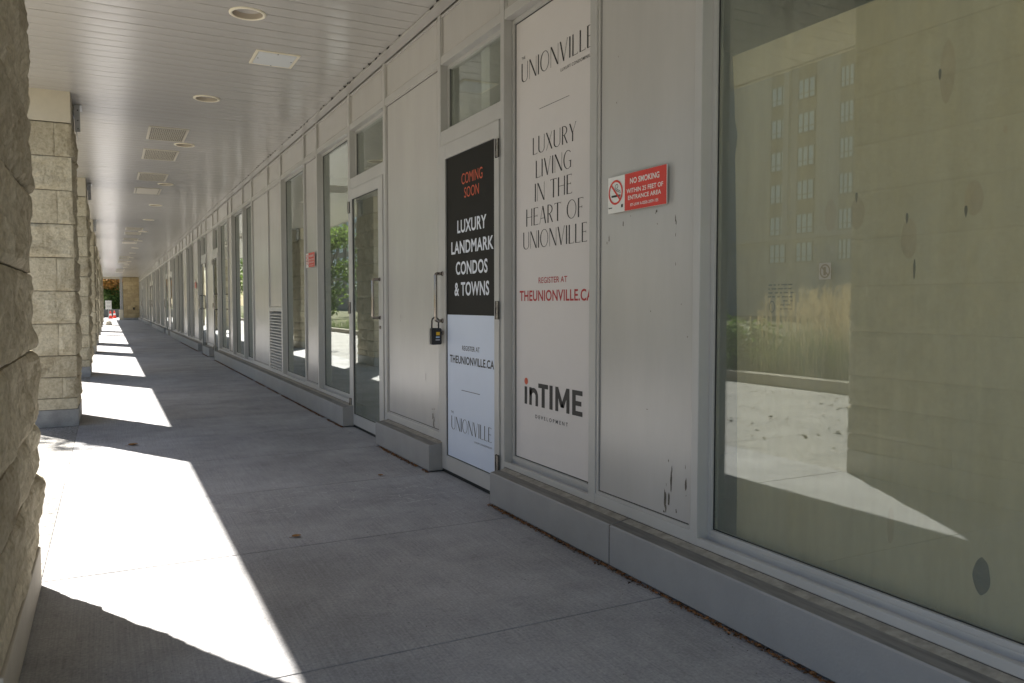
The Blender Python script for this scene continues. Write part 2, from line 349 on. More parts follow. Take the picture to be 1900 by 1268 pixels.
def display(text):
    V, F = [], []; x = 0.0
    for ch in text:
        w, pr = glyph(ch)
        for s in pr:
            if s[0] == 'l':
                _, x0, y0, x1, y1, wd = s
                if abs(y1-y0) > abs(x1-x0)*0.25:   # stems are cut level at top and bottom
                    k = wd*math.hypot(x1-x0, y1-y0)/max(abs(y1-y0), 1e-6)/2; off = (k, 0)
                else: off = (0, wd/2)
                n = len(V); V += [(x+x0-off[0], y0-off[1]), (x+x1-off[0], y1-off[1]), (x+x1+off[0], y1+off[1]), (x+x0+off[0], y0+off[1])]; F.append((n, n+1, n+2, n+3))
            else:
                _, cx, cy, rx, ry, a0, a1, wl, wr = s; K = max(8, int(abs(a1-a0)/9)); n = len(V)
                for i in range(K+1):
                    a = rad(a0+(a1-a0)*i/K); c, sn = math.cos(a), math.sin(a)
                    wd = TN + (wl-TN)*max(0, -c)**1.4 + (wr-TN)*max(0, c)**1.4
                    nx, ny = c*ry, sn*rx; q = math.hypot(nx, ny); nx, ny = nx/q, ny/q
                    for sg in (-.5, .5): V.append((x+cx+rx*c+nx*wd*sg, cy+ry*sn+ny*wd*sg))
                for i in range(K): F.append((n+2*i, n+2*i+1, n+2*i+3, n+2*i+2))
        x += w + 0.11
    return V, F
def letter(geo, yl, yr, z0, z1, X, material, parent, ref=None):
    """fit 2D lettering between y=yl (reader's left) and y=yr, z0..z1 on the plane x=X that faces the walkway"""
    V, F = geo
    xs = [v[0] for v in V]; ys = [v[1] for v in V]
    x0, x1, y0, y1 = (min(xs), max(xs), min(ys), max(ys)) if ref is None else ref
    mb = MB()
    mb.v = [(X, yl + (yr-yl)*(a-x0)/(x1-x0), z0 + (z1-z0)*(b-y0)/(y1-y0)) for a, b in V]; mb.f = [f[::-1] for f in F]; mb.m = [0]*len(F)
    return part(mb, 'lettering', material, parent)

# ------------------------------------------------------------------ ground and walkway (setting)
mb = MB(); mb.quad((-600, -600, -0.03), (600, -600, -0.03), (600, 600, -0.03), (-600, 600, -0.03))
tag(mb.build('ground', M['soil']), kind='structure')
YJ = [-4.9, -3.7, -2.5, -1.25, 0.0, 1.22, 2.44, 3.742, 4.968, 6.13, 7.29, 8.46]
while YJ[-1] < 74: YJ.append(YJ[-1] + 1.2)
mb = MB(); g = 0.0035
for a, b in zip(YJ, YJ[1:]):
    mb.box(-0.272+.001, 2.14, a+g, b-g, -0.028, 0.0)
wk = tag(mb.build('walkway', M['concrete'], bevel=0.002), kind='structure')
mb = MB()
for i, (a, b) in enumerate(zip(YJ[::2], YJ[2::2])):
    for x0, x1 in ((-2.18, -0.272), (-4.09, -2.18)): mb.box(x0+.001, x1-.001, a+g, b-g, -0.028, -0.001)
tag(mb.build('paving', M['paving'], bevel=0.002), kind='structure')
mb = MB(); mb.quad((-4.09, -4.9, -.007), (2.14, -4.9, -.007), (2.14, 74, -.007), (-4.09, 74, -.007)); tag(mb.build('joint_bed', M['jointbed']), kind='structure')
# faint chalk scribbles by the door
mb = MB(); rc = random.Random(3)
def scribble(x, y, a, L, w):
    p = Vector((x, y)); K = 10; pts = []
    for i in range(K):
        pts.append(p.copy()); a += rc.uniform(-0.35, 0.35); p += Vector((math.cos(a), math.sin(a)))*L/K
    for p, q in zip(pts, pts[1:]):
        if rc.random() < 0.3: continue
        d = (q-p).normalized(); n = Vector((-d.y, d.x))*w*rc.uniform(.4, 1)
        mb.quad((p.x-n.x, p.y-n.y, .0012), (q.x-n.x, q.y-n.y, .0012), (q.x+n.x, q.y+n.y, .0012), (p.x+n.x, p.y+n.y, .0012))
for i in range(46):
    scribble(rc.uniform(0.75, 1.75), rc.gauss(4.62, 0.26), rc.choice([0.1, 0.5, 2.6, 2.9]) + rc.uniform(-.3, .3), rc.uniform(.05, .30), rc.choice([.002, .003, .005]))
cm = tag(mb.build('chalk_marks', M['chalk']), 'faint white chalk scribbles on the shaded concrete by the poster door', 'chalk marks', kind='stuff')

# ------------------------------------------------------------------ ceiling (setting)
ZC = 3.112
LIGHTS = [5.634, 8.109, 10.573, 14.151, 17.234, 20.273, 23.62, 27.1, 30.57, 33.7, 37.06, 40.4, 43.8, 47.2]
LX = 0.882
mb = MB(); PITCH = 0.1525; y = -6.0; x0c, x1c = -0.889, 1.955
rs = random.Random(5)
while y < 66:
    y1 = y + PITCH; dz = rs.uniform(-.0008, .0008); tl = rs.uniform(-.0022, .0022)
    prof = [(y, ZC+.012), (y+.0042, ZC+.010), (y+.0068, ZC+dz)]
    K = 6 if y < 30 else 3
    for k in range(1, K): prof.append((y+.0068+(PITCH-.0068-.001)*k/K, ZC + dz - .0010*math.sin(math.pi*k/K) + tl*(k/K-.5)))
    prof.append((y1, ZC+dz))
    hole = [c for c in LIGHTS[:6] if y-.13 < c < y1+.13]
    if hole:
        fine = []
        for (ya, za), (yb, zb) in zip(prof, prof[1:]):
            n = max(1, int((yb-ya)/.008))
            for i in range(n): fine.append((ya+(yb-ya)*i/n, za+(zb-za)*i/n))
        fine.append(prof[-1]); prof = fine
    for (ya, za), (yb, zb) in zip(prof, prof[1:]):
        ch = 0
        if hole:
            d = .108**2 - ((ya+yb)/2-hole[0])**2
            if d > 0: ch = math.sqrt(d)
        for xa, xb in (((x0c, LX-ch), (LX+ch, x1c)) if ch else ((x0c, x1c),)):
            mb.quad((xa, ya, za), (xa, yb, zb), (xb, yb, zb), (xb, ya, za))
    y = y1
ceil = tag(mb.build('ceiling', M['soffit']), kind='structure')
for p in ceil.data.polygons: p.use_smooth = False
mb = MB(); mb.box(1.945, 2.03, -6, 66, ZC-.016, ZC-.0045); 
rt = random.Random(2); y = 0.5
while y < 40:
    if rt.random() < 0.30: mb.box(1.9435, 1.9465, y, y+rt.uniform(.02, .07), ZC-.014, ZC-.001, 1)
    if rt.random() < 0.25: yy = y+rt.uniform(0, .05); mb.quad((1.925, yy, ZC-.0035), (1.944, yy, ZC-.0035), (1.944, yy+.05, ZC-.0035), (1.932, yy+.035, ZC-.0035), 1)
    y += PITCH
tr = mb.build('edge_trim', [M['soffit'], M['gap']], ceil); set_parent_sub(tr, ceil)
mb = MB(); mb.box(-0.92, -0.89, -6, 66, ZC-.012, ZC+.2); mb.box(-0.889, 2.03, -6, 66, ZC+.03, ZC+.04)
fb = mb.build('fascia', M['soffit'], ceil); set_parent_sub(fb, ceil)

# ------------------------------------------------------------------ storefront building
XW, XG, XP = 2.029, 2.10, 1.924
bld = thing('storefront_building', (2.0, 28, 0), 'long beige metal and glass shopfront running the whole right side of the walkway', 'building')
ZH, ZB0, ZB1 = 2.759, 2.813, 3.088
ZS = 0.205
OPEN = [('window', -2.9, -0.9), ('window', -0.85, 2.374), ('panel', 2.414, 3.10), ('window', 3.158, 4.058), ('door', 4.105, 5.018, 'near'),
 ('panel', 5.07, 6.22), ('door', 6.275, 7.27, 'far'), ('window', 7.34, 8.561), ('panel', 8.60, 9.185), ('window', 9.235, 10.554), ('louvre', 10.60, 11.50), ('panel', 11.53, 12.87),
 ('window', 12.95, 13.82), ('window', 13.88, 15.17), ('panel', 15.21, 15.70), ('window', 15.74, 17.20), ('door', 17.25, 18.07, 'far'), ('panel', 18.12, 19.40), ('door', 19.45, 20.45, 'near'),
 ('window', 20.52, 21.30), ('panel', 21.35, 22.60), ('window', 22.65, 23.50), ('window', 23.56, 24.50), ('panel', 24.55, 25.85), ('window', 25.90, 26.92), ('window', 26.98, 28.20),
 ('panel', 28.25, 28.55), ('window', 28.60, 30.15), ('door', 30.20, 31.10, 'far'), ('panel', 31.15, 32.60), ('door', 32.65, 33.55, 'near'), ('window', 33.62, 34.40), ('panel', 34.45, 35.10),
 ('window', 35.15, 36.30), ('window', 36.36, 37.60), ('panel', 37.65, 38.30), ('window', 38.35, 39.80), ('window', 39.86, 41.20), ('panel', 41.25, 41.80), ('window', 41.85, 43.40),
 ('door', 43.45, 44.40, 'far'), ('panel', 44.45, 45.60), ('door', 45.65, 46.60, 'near'), ('window', 46.66, 47.60), ('panel', 47.65, 48.60), ('window', 48.65, 49.80), ('window', 49.86, 51.0),
 ('panel', 51.05, 52.0), ('window', 52.05, 53.3), ('window', 53.36, 54.6), ('panel', 54.65, 55.3), ('window', 55.35, 56.7), ('door', 56.75, 57.7, 'far'), ('panel', 57.75, 59.0),
 ('window', 59.05, 60.3), ('window', 60.36, 61.6), ('panel', 61.65, 63.4)]
for k, op in enumerate(OPEN):
    a, b = op[1], op[2]; t = op[0]; near = b < 22
    # vertical mullion on the far side of this opening
    nb = OPEN[k+1][1] if k+1 < len(OPEN) else b + .06
    zb = 0.0 if (t == 'door' or (k+1 < len(OPEN) and OPEN[k+1][0] == 'door')) else 0.19
    mb = MB(); mb.box(XW, 2.125, b, nb, zb, ZB1+.012)
    part(mb, 'mullion', M['frame'], bld, bevel=.0025 if near else 0)
    # head rail, band panel above it
    mb = MB(); mb.box(XW+.003, 2.125, a, b, ZH, ZB0); part(mb, 'head_rail', M['frame'], bld, bevel=.002 if near else 0)
    mb = MB(); mb.box(XW+.017, XW+.06, a+.004, b-.004, ZB0+.004, ZB1)
    mb.box(XW+.009, XW+.0165, a, a+.014, ZB0, ZB1-.0005); mb.box(XW+.009, XW+.0165, b-.014, b, ZB0, ZB1-.0005)
    mb.box(XW+.009, XW+.0165, a+.0145, b-.0145, ZB0, ZB0+.013); mb.box(XW+.004, XW+.0165, a+.0145, b-.0145, ZB1-.016, ZB1-.001)
    mb.box(XW+.0172, XW+.0176, a, b, ZB0, ZB1, 1)
    part(mb, 'transom_panel', [M['paint'], M['gap']], bld)
    if t in ('panel', 'louvre'):
        z0 = 0.255; z1 = ZH
        mb = MB(); mb.box(XW+.001, 2.12, a, b, ZS, z0); part(mb, 'sill_rail', M['frame'], bld, bevel=.002 if near else 0)
        mb = MB(); zz = z0 if t == 'panel' else 1.10
        mb.box(XW+.016, XW+.06, a+.004, b-.004, zz+.004, z1-.004)
        for q in ((a, a+.016, zz, z1), (b-.016, b, zz, z1)): mb.box(XW+.007, XW+.0155, *q)
        mb.box(XW+.007, XW+.0155, a+.0165, b-.0165, zz, zz+.015); mb.box(XW+.007, XW+.0155, a+.0165, b-.0165, z1-.015, z1)
        # dark seam where the bead meets the panel
        s = .0175; X = XW+.0154
        for q in ((a+.016, a+.016+.003, zz+.015, z1-.015), (b-.019, b-.016, zz+.015, z1-.015), (a+.016, b-.016, zz+.015, zz+.0185), (a+.016, b-.016, z1-.0185, z1-.015)): mb.quad((X, q[0], q[2]), (X, q[1], q[2]), (X, q[1], q[3]), (X, q[0], q[3]), 1)
        XC = XW+.0153
        def chip(y, z, ry, rz, seed):
            r_ = random.Random(seed); n = 11; pts = []
            for i in range(n):
                an = 2*math.pi*i/n; q = r_.uniform(.55, 1.15); pts.append((XC-.0002*r_.random(), y+ry*q*math.cos(an), z+rz*q*math.sin(an)))
            mb.poly(pts, 2)
        if abs(a-2.414) < .01:
            for i, (y, z, ry, rz) in enumerate([(2.553,.424,.006,.045),(2.549,.47,.003,.02),(2.571,.504,.0035,.006),(2.592,.345,.0085,.047),(2.586,.30,.006,.016),(2.567,.342,.006,.036),(2.46,.429,.006,.032),(2.464,.498,.002,.012),(2.458,.382,.002,.004),(2.518,.303,.005,.006),(2.598,.286,.006,.005),(2.584,.402,.002,.007),(2.52,.31,.003,.006),
                  (2.904,1.506,.004,.016),(3.014,1.448,.004,.016),(2.664,1.537,.006,.006),(2.542,1.497,.003,.018),(2.537,1.479,.003,.012),(2.538,1.312,.002,.009),(2.848,1.535,.003,.003),(2.658,1.484,.003,.003),(2.672,1.53,.003,.003),(2.54,1.43,.002,.008),(3.03,1.43,.003,.008),(2.5,1.15,.002,.004),(2.7,1.12,.003,.004),(2.72,.70,.006,.002),(2.46,1.02,.003,.003),(2.95,2.25,.002,.006),(2.96,2.05,.002,.006)]): chip(y, z, ry, rz, i)
        if abs(a-5.07) < .01:
            for i, (y, z, ry, rz) in enumerate([(5.222,.352,.012,.03),(5.21,.30,.010,.035),(5.20,.25+.02,.012,.012),(5.19,.33,.004,.02),(5.235,.40,.006,.006),(5.20,.405,.006,.008),(5.13,1.0,.003,.008),(5.9,1.05,.003,.015),(5.91,1.02,.003,.01),(5.36,.62,.003,.03),(5.8,.9,.003,.003),(5.5,1.35,.003,.002)]): chip(y, z, ry, rz, 50+i)
        if abs(a-8.60) < .01:
            for i, (y, z, ry, rz) in enumerate([(8.98,.9,.008,.008),(8.95,.86,.008,.006),(9.05,.92,.006,.004)]): chip(y, z, ry, rz, 80+i)
        part(mb, 'wall_panel', [M['paint'], M['gap'], M['chip']], bld)
        if t == 'louvre':
            mb = MB(); mb.box(XW+.055, XW+.06, a+.002, b-.002, z0, 1.05, 1)
            mb.box(XW+.001, XW+.05, a, a+.03, z0+.0005, 1.0495); mb.box(XW+.001, XW+.05, b-.03, b, z0+.0005, 1.0495); mb.box(XW+.001, XW+.05, a, b, 1.05, 1.0995); 
            n = 19
            for i in range(n):
                z = z0 + .01 + (1.05-z0-.02)*i/n
                mb.prism([(XW+.004, z), (XW+.0055, z), (XW+.007, z+.009), (XW+.047, z+.033), (XW+.045, z+.036), (XW+.004, z+.012)], 'y', a+.03, b-.03)
            part(mb, 'louvre', [M['frame'], M['gap']], bld)
    elif t == 'window':
        z0, z1 = ZS, ZH
        mb = MB()
        mb.prism([(XW+.001, z0), (XW+.001, .236), (XW+.014, .238), (XW+.017, .224), (2.0815, .224), (2.0825, .247), (2.125, .247), (2.125, z0)], 'y', a, b)   # sloping sill
        st = .02; XF = 2.082
        mb.box(XF, 2.118, a, a+st, .2475, z1); mb.box(XF, 2.118, b-st, b, .2475, z1)
        mb.box(XF, 2.118, a+st, b-st, .2475, .266); mb.box(XF, 2.118, a+st, b-st, z1-.024, z1)
        XK = 2.093
        for q in ((a+st, a+st+.004, .266, z1-.024), (b-st-.004, b-st, .266, z1-.024), (a+st+.0045, b-st-.0045, .266, .2695), (a+st+.0045, b-st-.0045, z1-.0275, z1-.024)): mb.box(XK, 2.0983, *q, 1)
        w = part(mb, 'window', [M['frame'], M['gasket']], bld, bevel=.0015 if b < 12 else 0)
        mb = MB(); mb.box(2.0985, 2.1035, a+st-.004, b-st+.004, .262, z1-.02); part(mb, 'pane', M['glass'], w)
    else:
        hinge = op[3]
        zt0, zt1 = 2.213, 2.309
        mb = MB(); mb.box(XW+.003, 2.125, a, b, zt0+.003, zt1, 0)
        st = .02; XF = 2.082; z1 = ZH
        mb.box(XF, 2.118, a, a+st, zt1, z1); mb.box(XF, 2.118, b-st, b, zt1, z1); mb.prism([(XW+.003, zt1), (XW+.003, zt1+.004), (XF, zt1+.016), (XF, zt1)], 'y', a, b); mb.box(XF, 2.118, a+st, b-st, zt1, zt1+.036); mb.box(XF, 2.118, a+st, b-st, z1-.024, z1)
        XK = 2.093
        for q in ((a+st, a+st+.004, zt1+.036, z1-.024), (b-st-.004, b-st, zt1+.036, z1-.024)): mb.box(XK, 2.0983, *q, 1)
        tw = part(mb, 'transom_window', [M['frame'], M['gasket']], bld)
        mb = MB(); mb.box(2.0985, 2.1035, a+st-.004, b-st+.004, zt1+.03, z1-.02); part(mb, 'pane', M['glass'], tw)
        # leaf
        x0, x1 = XW-.008, XW+.038; zb = .026
        sn = .075 if hinge == 'near' else .115; sf = .075
        if abs(a-4.105) < .01: sn, sf = .062, .092
        mb = MB()
        mb.box(x0, x1, a+.004, a+.004+sn, zb, zt0-.003); mb.box(x0, x1, b-.004-sf, b-.004, zb, zt0-.003)
        mb.box(x0+.0004, x1, a+.004+sn, b-.004-sf, zb, .124); mb.box(x0+.0004, x1, a+.004+sn, b-.004-sf, 2.116, zt0-.003)
        ia, ib = a+.004+sn, b-.004-sf; XK = x0+.0085
        for q in ((ia, ia+.006, .124, 2.116), (ib-.009, ib, .124, 2.116), (ia+.0065, ib-.0095, .124, .1285), (ia+.0065, ib-.0095, 2.111, 2.116)): mb.box(XK, x0+.0138, *q, 1)
        mb.box(x0+.03, x1+.02, a+.001, a+.0035, zb, zt0-.001, 1); mb.box(x0+.03, x1+.02, b-.0035, b-.001, zb, zt0-.001, 1); mb.box(x0+.006, x1, a, b, .001, zb-.004, 1)
        d = part(mb, 'door', [M['frame'], M['gasket']], bld, bevel=.0015 if near else 0)
        mb = MB(); mb.box(x0+.014, x0+.019, ia-.003, ib+.003, .12, 2.12); part(mb, 'pane', M['glass'], d)
        if a > 6: mb = MB(); mb.box(2.105, 2.14, ia-.02, ib+.02, 1.0, 1.05); part(mb, 'push_bar', M['darksteel'], d)
        hy = (b-.048) if hinge == 'near' else (a+.075)
        hx = x0-.052 if hinge == 'near' else x0-.066
        mb = MB(); r = .0115
        mb.tube([(x0+.001, hy, 1.355), (hx+.014, hy, 1.355), (hx+.004, hy, 1.351), (hx, hy, 1.341), (hx, hy, 1.2), (hx, hy, 1.05), (hx+.004, hy, 1.04), (hx+.014, hy, 1.036), (x0+.001, hy, 1.036)], r, 12)
        for z in (1.355, 1.036): mb.tube([(x0-.0005, hy, z), (x0-.006, hy, z)], .017, 14)
        part(mb, 'pull_handle', M['steel'], d, smooth=True)
        mb = MB(); mb.tube([(x0+.002, hy, .955), (x0-.008, hy, .955)], .015, 12); mb.box(x0-.0095, x0-.0082, hy-.002, hy+.002, .948, .962, 1); part(mb, 'lock', [M['darksteel'], M['gap']], d)
        gy = a+.012 if hinge == 'near' else b-.005
        for zc in ((1.115, 2.05, .212) if near else (1.115, 2.05)):
            mb = MB()
            for i, (q0, q1, rr) in enumerate([(-.052, -.02, .010), (-.019, .012, .0085), (.013, .05, .010)]): mb.tube([(x0-.006, gy, zc+q0), (x0-.006, gy, zc+q1)], rr, 10)
            mb.box(x0-.004, x0-.0005, gy-.016, gy+.030, zc-.054, zc+.052, 1); mb.box(x0-.017, x0-.004, gy+.007, gy+.010, zc-.054, zc+.052, 1)
            part(mb, 'hinge', [M['darksteel'], M['gap']], d)
# concrete plinth blocks with a sloping, dirty ledge
PL = [(-2.9, -0.55), (-0.55, 2.82), (2.828, 4.03), (4.992, 6.20), (7.20, 7.445), (7.452, 9.60), (9.607, 12.20), (12.207, 14.58), (14.587, 17.16), (18.10, 19.42), (20.48, 22.9), (22.907, 25.4), (25.407, 27.8), (27.807, 30.15), (31.12, 32.6), (33.6, 36.1), (36.107, 38.6), (38.607, 41), (41.007, 43.4), (44.42, 45.6), (46.63, 49.2), (49.207, 51.8), (51.807, 54.3), (54.307, 56.7), (57.73, 60.5), (60.507, 63.4)]
for i, (a, b) in enumerate(PL):
    mb = MB(); zt = .189
    prof = [(XP, .012), (XP, zt-.006), (XP+.006, zt), (2.024, zt+.012), (2.06, zt+.012), (2.06, .012)]
    n = len(mb.v); mb.v += [(p[0], a, p[1]) for p in prof] + [(p[0], b, p[1]) for p in prof]; k = len(prof)
    for q in range(k):
        j = (q+1) % k; mb.f.append((n+q, n+k+q, n+k+j, n+j)); mb.m.append(1 if q == 2 else 0)
    mb.f.append(tuple(n+q for q in range(k))); mb.m.append(0); mb.f.append(tuple(n+k+q for q in range(k))[::-1]); mb.m.append(0)
    # grimy sealant bead along the metal sill and rust at the joint
    mb.box(2.0275, 2.03, a, b, zt+.0115, zt+.0165, 3)
    mb.prism([(1.978, zt+.0055), (2.0285, zt+.0155), (2.0285, zt+.008), (1.978, zt+.003)], 'y', a, b, 2)
    part(mb, 'plinth', [M['plinth'], M['ledge'], M['sealant'], M['gap']], bld, bevel=.003 if b < 13 else 0)
mb = MB()
for (a, b), (c, d) in zip(PL, PL[1:]):
    if c - b < .02: mb.box(XP+.004, 2.02, b+.0005, c-.0005, .012, .186)
part(mb, 'joint_filler', M['rust'], bld)
# body of the building: room behind the glass, wall above the soffit
mb = MB()
mb.quad((2.13, -3, .02), (8, -3, .02), (8, 63.4, .02), (2.13, 63.4, .02), 1)
mb.quad((2.13, -3, 3.0), (2.13, 63.4, 3.0), (8, 63.4, 3.0), (8, -3, 3.0)); mb.quad((7.9, -3, .02), (7.9, -3, 3.0), (7.9, 63.4, 3.0), (7.9, 63.4, .02))
for yy in (4.5, 11.5, 18.75, 31.9, 45.0, 57): mb.box(2.15, 7.9, yy, yy+.12, .021, 2.999)
mb.box(2.13, 7.95, -3.1, -3.0, .02, 3.0)
part(mb, 'interior', [M['interior'], M['carpet']], bld)
mb = MB(); mb.box(2.135, 8.3, -3.2, 64, 3.15, 3.2); mb.box(-0.9, 8.3, -8, 64.2, 3.34, 16)
part(mb, 'upper_wall', M['upper'], bld)
mb = MB(); mb.box(2.03, 2.4, -8, -2.96, 0, 3.1); part(mb, 'side_wall', M['upper'], bld)

# ------------------------------------------------------------------ stone pillars
COURSES = [.163, .27, .466, .668, .965, 1.27, 1.58, 1.89, 2.20, 2.51, 2.82]
def block(mb, x0, x1, y0, y1, z0, z1, res, amps, seed):
    """one split-faced block; amps = bulge of the (+x, -y, other) faces"""
    g = .004; x0 += g; x1 -= g; y0 += g; y1 -= g; z0 += g; z1 -= g
    def axis(a, b):
        n = max(2, int(round((b-a)/res))); e = min(.012, (b-a)/6)
        return [a, a+e] + [a+e+(b-a-2*e)*i/n for i in range(1, n)] + [b-e, b]
    ax, ay, az = axis(x0, x1), axis(y0, y1), axis(z0, z1)
    key = {}
    off = Vector((seed*7.31, seed*3.77, seed*1.93))
    def vert(i, j, k):
        if (i, j, k) in key: return key[(i, j, k)]
        x, y, z = ax[i], ay[j], az[k]
        n = Vector((0, 0, 0)); amp = 0
        dz = min(z-z0, z1-z); 
        if i in (0, len(ax)-1):
            n.x = 1 if i else -1; d = min(dz, y-y0, y1-y); amp = max(amp, amps[0] if i else amps[2])
        else: d = 9
        if j in (0, len(ay)-1):
            n.y = 1 if j else -1; d2 = min(dz, x-x0, x1-x); amp = max(amp, amps[2] if j else amps[1]); d = min(d, d2) if d < 9 else d2
        if k in (0, len(az)-1): d = 0
        p = Vector((x, y, z))
        e = min(1.0, d/.032); e = e*(2-e)
        nz = .8*noise.noise(p*3.1+off) + .5*noise.noise(p*7.3+off) + 1.1*(noise.turbulence(p*4.3+off, 5, True)-.55) + .25*noise.noise(p*41+off)
        edge = .35*noise.noise(p*11+off) + .2*noise.noise(p*31+off)
        if n.length > 0:
            n.normalize(); p = p + n*(amp*(e*(.55+.75*nz) + (1-e)*(.12+.25*edge)) )
        # nibbled arrises
        p += Vector((noise.noise(p*19+off), noise.noise(p*19+off+Vector((5, 0, 0))), noise.noise(p*19+off+Vector((0, 9, 0)))))*amp*.10
        key[(i, j, k)] = len(mb.v); mb.v.append(tuple(p)); return key[(i, j, k)]
    I, J, K = len(ax)-1, len(ay)-1, len(az)-1
    def q(*c): mb.f.append(tuple(vert(*p) for p in c)); mb.m.append(0)
    for j in range(J):
        for k in range(K):
            q((I, j, k), (I, j+1, k), (I, j+1, k+1), (I, j, k+1)); q((0, j, k), (0, j, k+1), (0, j+1, k+1), (0, j+1, k))
    for i in range(I):
        for k in range(K):
            q((i, 0, k), (i+1, 0, k), (i+1, 0, k+1), (i, 0, k+1)); q((i, J, k), (i, J, k+1), (i+1, J, k+1), (i+1, J, k))
        for j in range(J):
            q((i, j, 0), (i, j+1, 0), (i+1, j+1, 0), (i+1, j, 0)); q((i, j, K), (i+1, j, K), (i+1, j+1, K), (i, j+1, K))
PX = -0.266
def pillar(y0, y1, w, res, seed, label, base='base', amp=.036):
    xa = PX - w
    t = thing('stone_pillar', ((xa+PX)/2, (y0+y1)/2, 0), label, 'pillar', 'stone pillars along the walkway')
    mb = MB(); ins = .018
    mb.box(xa+ins, PX-ins, y0+ins, y1-ins, .16, 2.82, 1)
    r = random.Random(seed)
    L = y1-y0
    for ci, (za, zb) in enumerate(zip(COURSES, COURSES[1:])):
        A = (amp, .027, amp*.7); X1 = PX-.008
        if ci == 0: A = (.016, .008, .02)
        if w < .35:
            block(mb, xa, X1, y0, y1, za, zb, res, A, seed*31+ci*3)
        elif ci % 2 == 1:
            sp = PX-.125-r.uniform(0, .03)
            block(mb, sp, X1, y0, y1, za, zb, res, A, seed*31+ci*3); block(mb, xa, sp, y0, y1, za, zb, max(res, .04), (.0, .013, .02), seed*31+ci*3+1)
        else:
            sp = y0 + L*r.choice([.42, .5, .6])
            block(mb, xa, X1, y0, sp, za, zb, res, A, seed*31+ci*3); block(mb, xa, X1, sp, y1, za, zb, res, (amp, .0, amp*.7), seed*31+ci*3+1)
    part(mb, 'shaft', [M['stone'], M['mortar']], t)
    mb = MB(); mb.box(xa-.004, PX, y0+.002, y1-.002, 0, .163); part(mb, 'base', M[base], t, bevel=.006)
    mb = MB(); mb.box(xa, PX-.004, y0+.004, y1-.004, 2.826, ZC+.1); part(mb, 'cap', M['cap'], t, bevel=.005)
    return t
pillar(2.42, 3.705, .53, .017, 1, 'nearest stone pillar, a rough brown shaft cropped by the left edge of the photo', 'base2', .030)
pillar(8.434, 9.36, .53, .018, 2, 'second stone pillar, pale split blocks on a smooth grey base, in full view', 'base', .036)
pillar(14.02, 15.1, .53, .035, 3, 'third stone pillar from the camera, half hidden behind the pale second one', 'base', .05)
pillar(20.75, 21.75, .30, .05, 4, 'fourth stone pillar from the camera, its pale edge just past the third', 'base2', .05)
p5 = pillar(25.55, 26.5, .53, .07, 5, 'fifth stone pillar from the camera, a sliver past the slim fourth', 'base2', .05)
p6 = pillar(33.14, 33.4, .27, .07, 6, 'sixth stone pillar from the camera, a thin rough sliver of a slim shaft', 'base2', .045)
o = copy_tree(p5); o.location.y = 37.75; o['label'] = 'seventh stone pillar from the camera, a few pixels wide in the receding row'
o = copy_tree(p6); o.location.y = 45.1; o['label'] = 'eighth stone pillar from the camera, slim and almost swallowed by the row'
o = copy_tree(p5); o.location.y = 49.6; o['label'] = 'ninth stone pillar from the camera, just before the far portable sign'
o = copy_tree(p6); o.location.y = 57.0; o['label'] = 'tenth and farthest stone pillar in the row, right at the bright far opening'

# metal flashing plates at the tops of the pillars
for (y, lab) in ((9.05, 'bent galvanised plate fixed beside the cap of the pale second pillar'), (14.75, 'small grey metal plate beside the cap of the third pillar'), (20.98, 'tiny grey metal plate beside the cap of the slim fourth pillar')):
    mb = MB()
    mb.prism([(PX+.012, ZC-.004), (PX+.016, ZC-.004), (PX+.020, ZC-.15), (PX+.030, ZC-.30), (PX+.026, ZC-.30), (PX+.014, ZC-.15)], 'y', y-.13, y+.16)
    mb.box(PX+.012, PX+.075, y-.13, y+.16, ZC-.010, ZC-.005); mb.box(PX+.012, PX+.06, y-.132, y-.129, ZC-.27, ZC-.011)
    mb.box(PX-.004, PX+.012, y-.08, y+.1, ZC-.10, ZC-.05)
    for z in (ZC-.06, ZC-.16, ZC-.24): mb.tube([(PX+.04, y-.1325, z), (PX+.04, y-.137, z)], .006, 8, 1)
    tag(mb.build('metal_plate', [M['galv'], M['gap']]), lab, 'metal plate', 'metal plates on the pillar caps')

# ------------------------------------------------------------------ ceiling fittings
ordinal = ['nearest', 'second', 'third', 'fourth', 'fifth', 'sixth', 'seventh', 'eighth', 'ninth', 'tenth', 'eleventh', 'twelfth', 'thirteenth', 'fourteenth']
extra = ['showing its deep cone, above the white access panel', 'between the access panel and the first vent', 'beside the first pair of vent grilles', 'just before the fourth vent grille', 'alone on the ceiling past the first vents', 'the last before the second set of vents', 'by the first vent of the second set', 'amid the second set of vents', 'alone past the second set of vents', 'a thin bright ellipse', 'a tiny cream dash', 'a tiny dash far down the ceiling', 'barely visible far down the ceiling', 'the farthest visible down the ceiling']
def downlight(y, label, deep):
    t = thing('recessed_light', (LX, y, ZC), label, 'ceiling light', 'round recessed lights along the ceiling')
    mb = MB(); z = ZC
    mb.lathe([(.098, z-.004), (.101, z-.009), (.112, z-.010), (.121, z-.006), (.1225, z+.001), (.104, z+.001), (.098, z-.004)], LX, y, 48); part(mb, 'trim_ring', M['cream'], t, smooth=True)
    if deep:
        mb = MB(); mb.lathe([(.0985, z-.006), (.095, z+.02), (.082, z+.075), (.075, z+.10)], LX, y, 48); part(mb, 'reflector', M['cone'], t, smooth=True)
        mb = MB(); mb.lathe([(.0755, z+.10), (.05, z+.092), (.03, z+.07), (.012, z+.06), (.0005, z+.058)], LX, y, 32); part(mb, 'lamp', M['bulb'], t, smooth=True)
    else:
        mb = MB(); mb.lathe([(.099, z-.0045), (.05, z-.003), (.0005, z-.0028)], LX, y, 32); part(mb, 'reflector', M['cone'], t, smooth=True)
    return t
